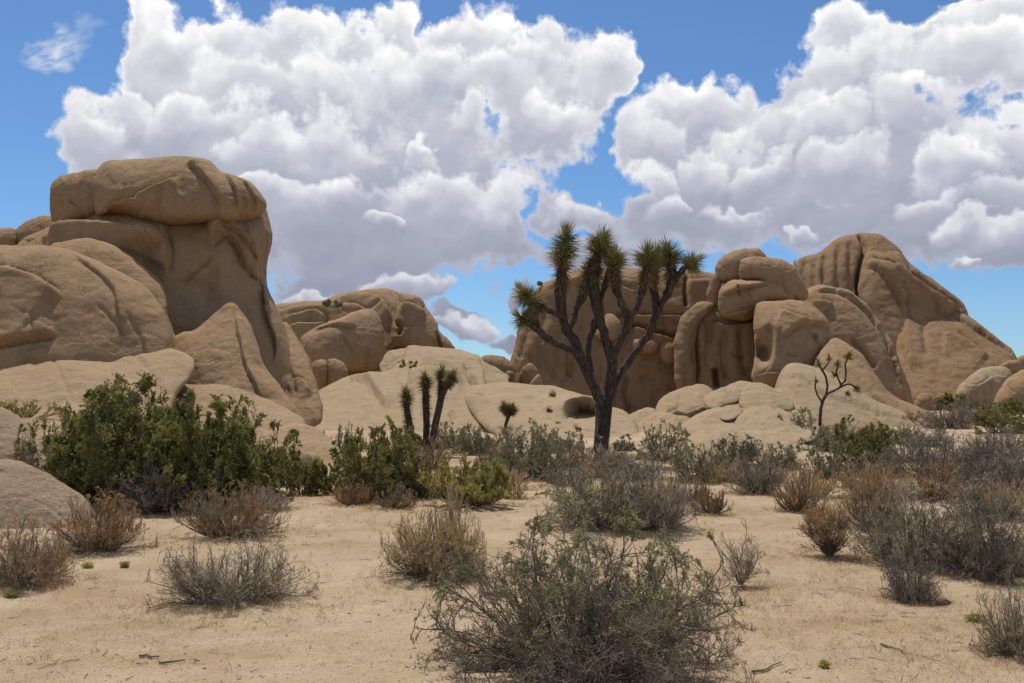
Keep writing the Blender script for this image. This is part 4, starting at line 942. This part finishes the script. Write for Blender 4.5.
# --- middle ground right of the trunk
shrub('sage', 664, 461, 56, 36, 'grey green shrub before the pale slabs right of the big yucca', dens=1.1)
shrub('sage', 625, 451, 24, 14, 'small grey green bush between the trunk and the grey green shrub', dens=.6)
shrub('tan', 640, 480, 60, 24, 'low tan brush right behind the wide pale grey shrub', dens=.9)
shrub('sage', 697, 482, 56, 34, 'grey shrub before the lowest pale hump', dens=1, extra=(T_TAN, 0))
shrub('gold', 722, 482, 60, 24, 'golden brush between two grey shrubs in the middle distance', dens=.9)
shrub('dry', 757, 494, 54, 40, 'dark grey shrub standing in front of the pale humps', dens=1.1)
shrub('rust', 798, 512, 46, 44, 'orange brush just left behind the vase shaped shrub', dens=.9, extra=(T_GREY, 0))
shrub('gold', 812, 498, 54, 30, 'golden brush behind the vase shaped shrub', dens=.9)
shrub('rust', 872, 528, 60, 62, 'orange brown brush between the vase shaped shrub and the big tangled shrubs', dens=1.1, extra=(T_GREY, .1))
shrub('gold', 880, 500, 80, 34, 'wide golden brush behind the orange brown brush', dens=1.1, extra=(T_RUST, 0))
shrub('sage', 828, 479, 40, 34, 'small dark grey green shrub left of the rounded green shrub', dens=.9)
shrub('olive', 866, 470, 66, 48, 'rounded green shrub at the end of the long pale slab', dens=1.3)
shrub('purple', 853, 488, 30, 22, 'small purple grey bush in front of the rounded green shrub', dens=.6)
shrub('sage', 795, 444, 54, 26, 'grey green brush around the foot of the small dark yucca', D=38, dens=.9)
shrub('tan', 770, 448, 30, 18, 'grey tan brush left of the small dark yucca', D=38, dens=.6)
shrub('purple', 945, 478, 110, 46, 'wide purple grey bush in the right middle distance', dens=1.6)
shrub('purple', 1000, 484, 90, 50, 'purple grey bush at the right edge behind the tangled shrubs', dens=1.3)
shrub('purple', 950, 445, 60, 26, 'distant purple grey brush at the tip of the tongue of rock', D=44, dens=1)
shrub('olive', 1002, 447, 64, 26, 'dark olive bush at the right edge below the brown boulder', D=40, dens=1.1)
shrub('gold', 910, 438, 24, 16, 'little golden bush on the tip of the long pale slab', D=47, dens=.5)
shrub('green', 952, 408, 30, 14, 'distant green bush at the foot of the tall peak', D=66, dens=.6)
shrub('olive', 1012, 420, 36, 14, 'distant green bush beside the boulder at the right edge', D=58, dens=.6)
shrub('sage', 972, 424, 44, 18, 'distant grey green brush below the pale sloping boulder', D=60, dens=.8)
shrub('tan', 930, 412, 40, 14, 'distant tan brush at the base of the tall peak', D=66, dens=.6)
shrub('dry', 1000, 520, 70, 34, 'grey shrub between the purple bush and the tangled shrub at the right edge', dens=1)
shrub('dry', 905, 462, 44, 26, 'grey brush between the rounded green shrub and the wide purple grey bush', dens=.8)
shrub('gold', 655, 500, 60, 20, 'golden brush showing right of the wide pale grey shrub', dens=.8)
shrub('tan', 735, 470, 40, 18, 'tan brush at the foot of the lowest pale hump', dens=.8, D=22.5)
shrub('rust', 600, 478, 60, 24, 'rusty brush at the foot of the big yucca trunk', dens=.9, extra=(T_GREY, 0))
shrub('sage', 780, 470, 46, 24, 'grey green brush against the creased pale slab', dens=.8)
shrub('olive', 395, 462, 56, 34, 'green bush behind the tall olive green shrub', D=27, dens=.9)
shrub('rust', 430, 470, 50, 30, 'orange tinted brush under the three-stemmed yucca', D=24, dens=.9, extra=(T_GREY, .1))
shrub('gold', 1004, 512, 60, 30, 'golden brush behind the tangled shrub at the right edge', dens=.9)
shrub('sage', 1010, 460, 60, 24, 'grey green brush at the right edge behind the purple bush', D=28, dens=.9)
shrub('straw', 40, 566, 50, 30, 'straw coloured brush behind the brown grey bush at the left edge', dens=.9)
for a in [
    ('sage', 560, 452, 60, 24, 'grey green brush below the tiny plants on the long pale slab', 31, None),
    ('tan', 610, 468, 60, 22, 'pale tan brush directly behind the wide pale grey shrub', 24, None),
    ('rust', 498, 474, 46, 28, 'rusty brush left of the large grey green shrub', 24, None),
    ('sage', 735, 462, 54, 30, 'grey green brush hiding the right flank of the lowest pale hump', 24.5, None),
    ('gold', 770, 484, 54, 24, 'golden grass like brush right of the dark grey shrub', None, None),
    ('rust', 690, 502, 46, 24, 'rusty brush behind the small round golden brown cushion shrub', None, None),
    ('purple', 880, 478, 56, 26, 'purple grey brush right in front of the rounded green shrub', None, None),
    ('sage', 830, 456, 54, 22, 'grey green brush between the small dark yucca and the rounded green shrub', 31, None),
    ('tan', 900, 446, 50, 18, 'thin tan brush beyond the rounded green shrub', 36, None),
    ('purple', 1010, 500, 80, 44, 'purple grey brush right behind the tangled shrub at the right edge', None, None),
    ('rust', 935, 500, 70, 40, 'rusty brush between the purple grey bush and the big tangled grey shrub', None, None),
    ('sage', 890, 426, 40, 12, 'thin grey green brush along the tip of the tongue of rock', 56, None),
    ('purple', 985, 436, 60, 18, 'purple grey brush below the rounded brown boulder at the right edge', 48, None),
    ('tan', 262, 512, 60, 26, 'pale tan brush at the right foot of the left thicket', None, None),
    ('olive', 285, 486, 54, 46, 'green bush linking the left thicket and the low green shrub', None, None),
    ('sage', 150, 470, 90, 50, 'grey green sprays at the back of the left thicket', 19, None),
    ('rust', 395, 508, 44, 22, 'small orange brush before the tall olive green shrub', None, None)]:
    shrub(a[0], a[1], a[2], a[3], a[4], a[5], D=a[6], dens=1.0, extra=(T_GREY, 0) if a[0] in ('rust', 'gold') else None)
shrub('olive', 880, 452, 50, 22, 'low green brush beyond the rounded green shrub', D=33)
shrub('gold', 845, 440, 60, 16, 'thin golden brush at the foot of the long pale slab', D=38, dens=.8)
shrub('sage', 930, 455, 60, 22, 'grey green brush behind the wide purple grey bush', D=34)
# --- small tufts growing on the rocks
def tuft(kind, px, py, D, wpx, hpx, label): shrub(kind, px, py, wpx, hpx, label, D=D, sit=False, dens=.25)
tuft('sage', 338, 307, 72.5, 12, 8, 'tiny bush on the top of the distant outcrop')
tuft('sage', 327, 306, 73, 7, 6, 'tiniest bush on the top of the distant outcrop, left of the tiny bush')
tuft('yellow', 553, 397, 43, 9, 7, 'tiny plant on top of the long pale slab')
tuft('yellow', 577, 431, 37, 9, 6, 'tiny plant below the dark hollow in the long pale slab')
tuft('sage', 549, 412, 41, 6, 4, 'tiny plant on the flank of the long pale slab')
tuft('sage', 540, 285, 68, 8, 7, 'tiny dark bush at the top left corner of the big brown wall')
tuft('yellow', 410, 372, 55, 22, 14, 'small yellow green bush on the broken ledge under the distant outcrop')

# ------------------------------------------------------------------ yuccas
def tube_along(pts, radii, sides=10, step=.12, rough=.0, rg=None):
    P = np.asarray(pts, float); k = len(P)
    X = catmull(np.concatenate([P, np.array(radii)[:, None]], 1), step, False)
    pl = X[:, :3]; r = X[:, 3]
    T = norm(np.gradient(pl, axis=0)); ref = np.array([.3, 1, .1]); U = norm(np.cross(T, ref)); W = np.cross(T, U)
    V = []
    for a in np.arange(sides) * 2 * math.pi / sides:
        q = pl + (r[:, None]) * (math.cos(a) * U + math.sin(a) * W)
        if rough: q = q + (math.cos(a) * U + math.sin(a) * W) * (r * rough * 2.2 * perlin(q * np.array([9, 9, 5])))[:, None]
        V.append(q)
    V = np.stack(V, 1); n = len(pl); idx = np.arange(n * sides).reshape(n, sides)
    a, b = idx[:-1], idx[1:]
    q = np.stack([a, np.roll(a, -1, 1), np.roll(b, -1, 1), b], -1).reshape(-1, 4)
    return V.reshape(-1, 3), q, [idx[0][::-1], idx[-1]]

def blades(rg, axis0, axis1, n, Lb, Wb, back=.0, flare=1.0):
    """stiff narrow blades all round the axis from axis0 to axis1; the end ones point along it"""
    A, B = np.array(axis0), np.array(axis1); ax = norm(B - A)
    t = rg.uniform(0, 1, n) ** .8; pos = A + (B - A) * t[:, None]
    az = rg.uniform(0, 6.28, n); u = norm(np.cross(ax, [.2, .9, .3])); v = np.cross(ax, u)
    el = np.where(t > .75, rg.uniform(-.1, 1.5, n), rg.uniform(-.3, .6, n)) + back
    rd = np.cos(az)[:, None] * u + np.sin(az)[:, None] * v
    d = norm(rd * np.cos(el)[:, None] * flare + ax * np.sin(el)[:, None])
    L = Lb * rg.uniform(.7, 1.1, n); s = norm(np.cross(d, ax + .01)); nn = np.cross(d, s); W = Wb * rg.uniform(.8, 1.2, n)
    droop = -np.array([0, 0, 1.]) * (L * rg.uniform(0, .12, n))[:, None]
    L = L[:, None]; W = W[:, None]
    V = np.stack([pos + s * W * .5, pos - s * W * .5, pos + nn * W * .4, pos + d * L + droop], 1)
    i = np.arange(n)[:, None] * 4
    Fc = np.concatenate([i + [0, 1, 3], i + [1, 2, 3], i + [2, 0, 3]])
    return V.reshape(-1, 3), Fc

def yucca(label, D, trunk, branches, heads, leaf=(.55, .04), nleaf=460, skirts=(), rough=.6, mat=J_GREEN):
    """pixel coordinates with depth offsets, metres: (px, py, dy)"""
    m = D / F; base = unproj(trunk[0][0], trunk[0][1], D); zg = gz(base[0], base[1])[0]; base[2] = min(base[2], zg)
    root = empty('yucca_tree', tuple(base), label, 'yucca tree')
    rg = np.random.default_rng(int(trunk[0][0] * 7))
    W = lambda p: unproj(p[0], p[1], D + (p[2] if len(p) > 2 else 0)) - base
    def add(nm, pts, rad):
        P = [W(p) for p in pts]
        if nm == 'trunk': P[0][2] = min(P[0][2], -.1)
        V, Q, caps = tube_along(P, [r * m for r in rad], 10, max(.07, 2.2 * m), rough)
        fl = list(Q.ravel()) + list(caps[0]) + list(caps[1])
        link(nm, mesh_from(nm, V, fl, [4] * len(Q) + [10, 10], BARK), root)
    add('trunk', trunk, [p[3] for p in trunk])
    for b in branches: add('branch', b, [p[3] * .86 for p in b])
    for a, b, n, sc in heads:
        V, Q = blades(rg, W(a), W(b), int(nleaf * n), leaf[0] * sc, leaf[1])
        link('leaf_rosette', mesh_from('leaf_rosette', V, Q.ravel(), [3] * len(Q), mat, smooth=False), root)
    skirts = list(skirts)
    for b in branches:                                     # shaggy dead leaves along the upper part of each limb
        if leaf[0] < .55: skirts.append((b[max(0, len(b) - 5)][:3], b[-2][:3], 1.5, .5))
    for a, b, n, sc in skirts:
        V, Q = blades(rg, W(a), W(b), int(nleaf * n * 1.6), leaf[0] * sc * 1.15, leaf[1] * 1.2, back=-.75)
        link('dead_leaf_skirt', mesh_from('dead_leaf_skirt', V, Q.ravel(), [3] * len(Q), J_DEAD, smooth=False), root)
    return root

tr = on_ground(603.5, 461)[1]
yucca('big branching yucca tree with spiky green heads, standing before the dark rock wall', tr,
    [(603.5, 463, 0, 8.6), (603, 445, 0, 7.4), (603.8, 425, 0, 7.2), (605, 406, 0, 8.6), (606, 398, 0, 7.0)],
    [ # left limb and its forks
     [(604, 412, 0, 6.5), (601, 400, 0, 6.3), (595, 390, -.05, 5.6), (587.5, 372, -.1, 5.6), (581, 354, -.1, 6.2)],
     [(583, 360, -.1, 4.6), (572, 351, -.25, 4.2), (560, 346, -.4, 3.6), (548, 338, -.5, 3.4), (538, 330, -.55, 3.8), (527, 321, -.55, 4)],
     [(582, 356, -.1, 4.8), (571, 336, 0, 4.8), (564, 326, .05, 5.6), (561, 312, 0, 5.2), (561, 292, 0, 5.4), (562, 272, 0, 5.6), (564, 256, 0, 4.8)],
     [(564, 330, 0, 4.8), (573, 322, .1, 4.4), (576, 308, .15, 4.6), (582, 294, .2, 4.6), (586, 281, .2, 4.4), (589, 272, .2, 3)],
     [(566, 318, -.1, 3.2), (556, 314, -.3, 3.2), (546, 308, -.35, 3.6), (538, 305, -.35, 4.2)],
     [(538, 330, -.5, 3.0), (534, 316, -.6, 3.6), (530, 303, -.7, 3.4)],
     # middle stem
     [(606, 404, 0, 6), (611, 388, 0, 5.8), (612.5, 365, 0, 5.8), (608, 345, .1, 5.2), (601, 325, .15, 5.4), (597, 305, .15, 5.6), (594, 285, .1, 5.8), (595, 265, .1, 5.6), (599, 248, .1, 4.6)],
     [(590, 372, 0, 4), (588, 350, .2, 3.8), (592, 332, .3, 3.8), (597, 316, .25, 4.2)],
     [(612.5, 362, 0, 4.8), (618, 345, -.15, 4.4), (628, 326, -.2, 4.2), (629, 318, -.2, 4.2), (622, 303, -.2, 4.2), (616, 290, -.2, 4.4), (614.5, 272, -.2, 4.6), (615, 262, -.2, 3.8)],
     [(628, 322, -.2, 3.6), (636, 308, -.1, 3.6), (642, 292, 0, 4), (646, 275, 0, 5.0), (648, 262, 0, 4)],
     # right limb
     [(607, 400, 0, 5.4), (616, 382, .2, 5), (628, 362, .35, 4.6), (641, 345, .45, 4.4), (652, 329, .5, 4.4), (655.5, 315, .5, 4.4), (655, 298, .5, 4.4), (653, 282, .5, 4.8), (652, 268, .5, 3.6)],
     [(655, 318, .5, 4), (662, 303, .35, 4), (670, 290, .3, 4.4), (673, 276, .3, 5), (671, 262, .3, 4)],
     [(672, 284, .3, 4), (680, 273, .2, 3.8), (687, 267, .1, 3.4)],
     [(599, 300, .2, 3.2), (605, 286, .3, 3.4), (608, 274, .35, 3.4), (610, 266, .35, 2.6)],
    ],
    [((562, 268, 0), (566, 236, 0), 1.7, 1), ((597, 255, .1), (602, 240, .1), 1.15, 1), ((615, 268, -.2), (615, 256, -.2), .9, .85),
     ((647, 266, 0), (648, 254, 0), 1.0, 1), ((653, 268, .5), (656, 254, .5), .8, .85), ((671, 264, .3), (668, 252, .3), 1.1, 1), ((686, 268, .1), (694, 262, .1), .8, .85),
     ((531, 302, -.7), (524, 293, -.7), .85, .85), ((528, 323, -.55), (522, 318, -.55), .7, .8), ((589, 272, .2), (590, 264, .2), .35, .7), ((610, 266, .35), (612, 258, .35), .5, .8)],
    skirts=[((561, 290, 0), (562, 266, 0), .6, .6), ((595, 275, .1), (597, 258, .1), .5, .6), ((646, 282, 0), (647, 266, 0), .5, .6), ((673, 284, .3), (671, 266, .3), .5, .6), ((584, 292, .2), (589, 270, .2), .6, .55), ((616, 286, -.2), (615, 268, -.2), .4, .5), ((532, 316, -.6), (531, 302, -.7), .35, .5), ((653, 284, .5), (653, 268, .5), .4, .55), ((540, 306, -.35), (534, 300, -.4), .4, .5)])

def stem_yucca(label, D, stems):
    base = unproj(stems[0][0][0], stems[0][0][1], D); base[2] = gz(base[0], base[1])[0]
    root = empty('yucca_tree', tuple(base), label, 'yucca tree'); rg = np.random.default_rng(int(D * 31)); m = D / F
    for pts, hair in stems_iter(stems):
        P = [unproj(p[0], p[1], D + p[2]) - base for p in pts]
        if len(pts[0]) > 4: pass
        V, Q, caps = tube_along(P, [p[3] * m for p in pts], 10, .1, .2)
        link('trunk', mesh_from('trunk', V, list(Q.ravel()) + list(caps[0]) + list(caps[1]), [4] * len(Q) + [10, 10], BARK), root)
        V, Q = blades(rg, P[-1] - norm(P[-1] - P[-2]) * hair * m * .3, P[-1], 300, .34, .034)
        link('leaf_rosette', mesh_from('leaf_rosette', V, Q.ravel(), [3] * len(Q), J_GREEN, smooth=False), root)
        a = P[-1] - norm(P[-1] - P[-2]) * hair * m
        V, Q = blades(rg, a, P[-1], 650, .23, .028, back=-.2)
        link('dead_leaf_skirt', mesh_from('dead_leaf_skirt', V, Q.ravel(), [3] * len(Q), L_DGREEN if hair > 40 else J_DEAD, smooth=False), root)
def stems_iter(st):
    for s in st: yield s, s[-1][4]
stem_yucca('dark shaggy yucca with three leaning stems and a side arm, above the green shrubs', 29,
    [[(414, 455, 0, 3), (411, 430, 0, 3.2), (407, 410, 0, 3.4), (406, 392, 0, 3, 46)],
     [(425, 460, .3, 3), (427, 425, .3, 3.2), (426, 400, .3, 3.4), (425, 378, .3, 3.2, 40)],
     [(429, 462, 0, 3.2), (435, 425, 0, 3.4), (441, 398, 0, 3.6), (442, 372, 0, 3.2, 24)],
     [(440, 400, -.1, 2.8), (446, 388, -.2, 2.8), (452, 377, -.3, 2.6, 12)]])
stem_yucca('small forked yucca before the long pale slab', 34,
    [[(504, 435, 0, 2), (506, 425, 0, 2), (508, 416, 0, 2), (505, 407, 0, 1.6, 8)], [(508, 418, 0, 1.6), (511, 413, 0, 1.6), (512, 409, 0, 1.4, 6)]])
yucca('small dark bare limbed yucca standing on the long pale slab at right', 38.5,
    [(820, 432, 0, 1.9), (820, 420, 0, 1.7), (820.8, 409, 0, 1.6), (823, 400, 0, 1.6), (827, 394, 0, 1.6)],
    [[(826, 396, 0, 1.4), (827.5, 386, 0, 1.3), (826, 377, 0, 1.2), (822, 370, -.1, 1.2), (819, 365, -.1, 1)],
     [(827, 394, 0, 1.4), (833, 391, .1, 1.3), (839, 388, .1, 1.3), (842, 384, .1, 1.2), (846, 380, .1, 1)],
     [(841, 385, .1, 1.2), (838, 378, .1, 1.1), (836, 372, .1, 1.1), (838, 366, .1, .9)],
     [(845, 381, .1, 1.1), (846, 372, .2, 1.1), (845, 364, .2, 1), (848, 358, .2, .9)],
     [(832, 392, 0, 1.2), (841, 387, -.2, 1.1), (849, 384, -.3, 1.1), (856, 388, -.3, .9)],
     [(822, 402, 0, 1.1), (817, 394, .1, 1), (815, 387, .1, .9), (816, 381, .1, .8)],
     [(822, 371, -.1, 1), (826, 366, -.1, .9), (829, 362, -.1, .8), (829, 359, -.1, .7)]],
    [((820, 366, -.1), (818, 362, -.1), .5, .5), ((838, 367, .1), (838, 363, .1), .5, .45), ((847, 359, .2), (849, 355, .2), .6, .55), ((855, 387, -.3), (858, 390, -.3), .5, .45), ((846, 392, 0), (848, 394, 0), .4, .4), ((816, 383, .1), (816, 379, .1), .3, .35), ((829, 361, -.1), (829, 357, -.1), .4, .4), ((836, 376, .1), (834, 374, .1), .4, .4)], leaf=(.551, .045), rough=.1, nleaf=150, mat=L_GREEN)

# ------------------------------------------------------------------ litter on the sand
def litter():
    rg = np.random.default_rng(21)
    # dry grass and seedlings, thickest around shrubs and on the right
    pos = []
    for px, py, sx, sy, n in [(232, 612, 70, 12, 260), (130, 600, 90, 14, 160), (440, 590, 80, 12, 200), (750, 590, 50, 10, 220), (820, 565, 70, 16, 300), (900, 610, 110, 18, 420), (960, 640, 70, 20, 260), (740, 650, 130, 22, 160), (60, 640, 90, 18, 130), (350, 520, 100, 8, 200), (600, 560, 160, 12, 160), (700, 515, 90, 8, 200), (860, 540, 60, 8, 200), (280, 540, 90, 8, 140), (560, 500, 60, 6, 160), (470, 640, 260, 30, 160)]:
        n = int(n * .75); a = rg.normal(px, sx, n); b = np.maximum(rg.normal(py, sy, n), 452)
        D = EYE * F / (b - 400) * .99; P = unproj(a, b, D); P[:, 2] = gz(P[:, 0], P[:, 1]); pos.append(P)
    for x, y, w in SPOTS:
        if y > 30: continue
        n = int(150 * w / .9); r = w * .32 + np.abs(rg.normal(0, w * .2, n)); t = rg.uniform(0, 6.28, n)
        P = np.stack([x + r * np.cos(t), y + r * np.sin(t), 0 * t], -1); P[:, 2] = gz(P[:, 0], P[:, 1]); pos.append(P)
    pos = np.concatenate(pos); per = 8; P = np.repeat(pos, per, 0) + rg.normal(0, .018, (len(pos) * per, 3)) * [1, 1, 0]
    d = norm(np.stack([rg.normal(0, .7, len(P)), rg.normal(0, .7, len(P)), rg.uniform(.3, 1.2, len(P))], -1))
    L = rg.uniform(.015, .075, len(P)) * np.repeat(rg.uniform(.5, 1.4, len(pos)), per)
    V, Q = leaves(rg, P, d, L, np.maximum(.0022, .00022 * P[:, 1]) * np.ones(len(P)))
    tag(link('dry_grass', mesh_from('dry_grass', V, Q.ravel(), [4] * len(Q), leaf_mat('dry_grass', (.38, .22, .08), (.55, .38, .17), (.24, .22, .08), .12, .1), smooth=False)), 'sparse dry grass and seedlings on the sand', None, None, 'stuff')
    # twig litter
    n = 300; b = rg.uniform(450, 683, n) ; a = rg.uniform(-60, 1084, n); D = EYE * F / (b - 400); P = unproj(a, b, D); P[:, 2] = gz(P[:, 0], P[:, 1]) + .004
    th = rg.uniform(0, 6.28, n); ln = rg.uniform(.03, .16, n) * rg.uniform(.4, 1.3, n); pts = [P]; 
    for k in range(3):
        th = th + rg.normal(0, .3, n); q = pts[-1] + np.stack([np.cos(th), np.sin(th), 0 * th], -1) * ln[:, None] / 3; q[:, 2] = gz(q[:, 0], q[:, 1]) + .006 + rg.uniform(0, .006, n); pts.append(q)
    V, Q = tubes([np.stack(pts, 1)], [(.003, .0015)], 4)
    tag(link('twig_litter', mesh_from('twig_litter', V, Q.ravel(), [4] * len(Q), T_DARK, smooth=False)), 'scattered broken twigs on the sand', None, None, 'stuff')
    # pebbles
    n = 9000; b = 400 + 283 * rg.uniform(.16, 1, n) ** .8; a = rg.uniform(-60, 1084, n); D = EYE * F / (b - 400); P = unproj(a, b, D); P[:, 2] = gz(P[:, 0], P[:, 1])
    oc = np.array([[1, 0, 0], [-1, 0, 0], [0, 1, 0], [0, -1, 0], [0, 0, 1], [0, 0, -1]], float)
    V = oc[None] * rg.uniform(.6, 1.2, (n, 6, 1)) * (rg.uniform(.003, .009, n) * (1 + (rg.uniform(0, 1, n) > .985) * 1.6))[:, None, None] * [1, 1, .7] + P[:, None]
    T = np.array([[0, 2, 4], [2, 1, 4], [1, 3, 4], [3, 0, 4], [2, 0, 5], [1, 2, 5], [3, 1, 5], [0, 3, 5]])
    Q = (np.arange(n) * 6)[:, None, None] + T[None]
    tag(link('gravel', mesh_from('gravel', V.reshape(-1, 3), Q.ravel(), [3] * (n * 8), twig_mat('gravel', (.24, .165, .11), (.5, .39, .27)), smooth=True)), 'coarse grit and pebbles on the sand', None, None, 'stuff')
litter()
def stick(px0, py0, px1, py1, label):
    rg = np.random.default_rng(int(px0)); t = np.linspace(0, 1, 7); a = px0 + (px1 - px0) * t + rg.normal(0, .6, 7); b = py0 + (py1 - py0) * t + rg.normal(0, .5, 7)
    P = unproj(a, b, EYE * F / (b - 400)); P[:, 2] = gz(P[:, 0], P[:, 1]) + .012; o = P[0].copy()
    V, Q, caps = tube_along(P - o, np.linspace(.008, .004, 7), 6, .03, .2)
    tag(link('stick', mesh_from('stick', V, list(Q.ravel()) + list(caps[0]) + list(caps[1]), [4] * len(Q) + [6, 6], T_DARK), None, tuple(o)), label, 'stick')
stick(880, 634, 903, 642, 'dark fallen stick on the sand below the compact purple grey shrub')
stick(752, 664, 781, 657, 'fallen stick right of the nearest shrub')
stick(160, 663, 184, 660, 'short fallen stick on the lower left sand')
stick(1004, 676, 1016, 683, 'short dark stick at the lower right edge')
stick(140, 655, 160, 655, 'thin fallen twig on the lower left sand, left of the short stick')
for px, py, w_, h_, lab in [(88, 568, 14, 5, 'middle yellow flowering patch on the left sand'), (125, 568, 12, 6, 'right-hand yellow flowering patch on the left sand'), (11, 598, 16, 7, 'yellow flowering patch nearest the left edge'), (824, 668, 11, 6, 'small green plant on the bare sand right of the nearest shrub'), (975, 622, 28, 6, 'pale green low growth on the right sand beyond the compact purple grey shrub')]:
    rg = np.random.default_rng(px); p = on_ground(px, py); m = p[1] / F; n = 420
    q = np.stack([rg.uniform(-.5, .5, n) * w_ * m * .9 * rg.uniform(.2, 1, n), rg.uniform(-.5, .5, n) * w_ * m * .9 * rg.uniform(.2, 1, n), rg.uniform(0, h_ * m * .8, n)], -1)
    V, Q = leaves(rg, q, norm(rg.normal(size=(n, 3)) + [0, 0, 1]), rg.uniform(.012, .03, n), rg.uniform(.008, .014, n))
    tag(link('ground_plant', mesh_from('ground_plant', V, Q.ravel(), [4] * len(Q), L_YEL if 'yellow' in lab else L_YGREEN, smooth=False), None, tuple(p)), lab, 'low plant')
p = on_ground(942, 605)
sn = bpy.data.meshes.new('stone')
trock('stone', [(934, 606), (936, 601), (942, 599), (949, 600), (951, 604), (948, 608), (940, 609)], (p[1], p[1] + .03), rock_mat('red_stone', (.26, .13, .09), (.16, .08, .055), (.2, .1, .06), .3, .2), 'small reddish stone beside the compact purple grey shrub', 'stone', seed=90, s=.7)
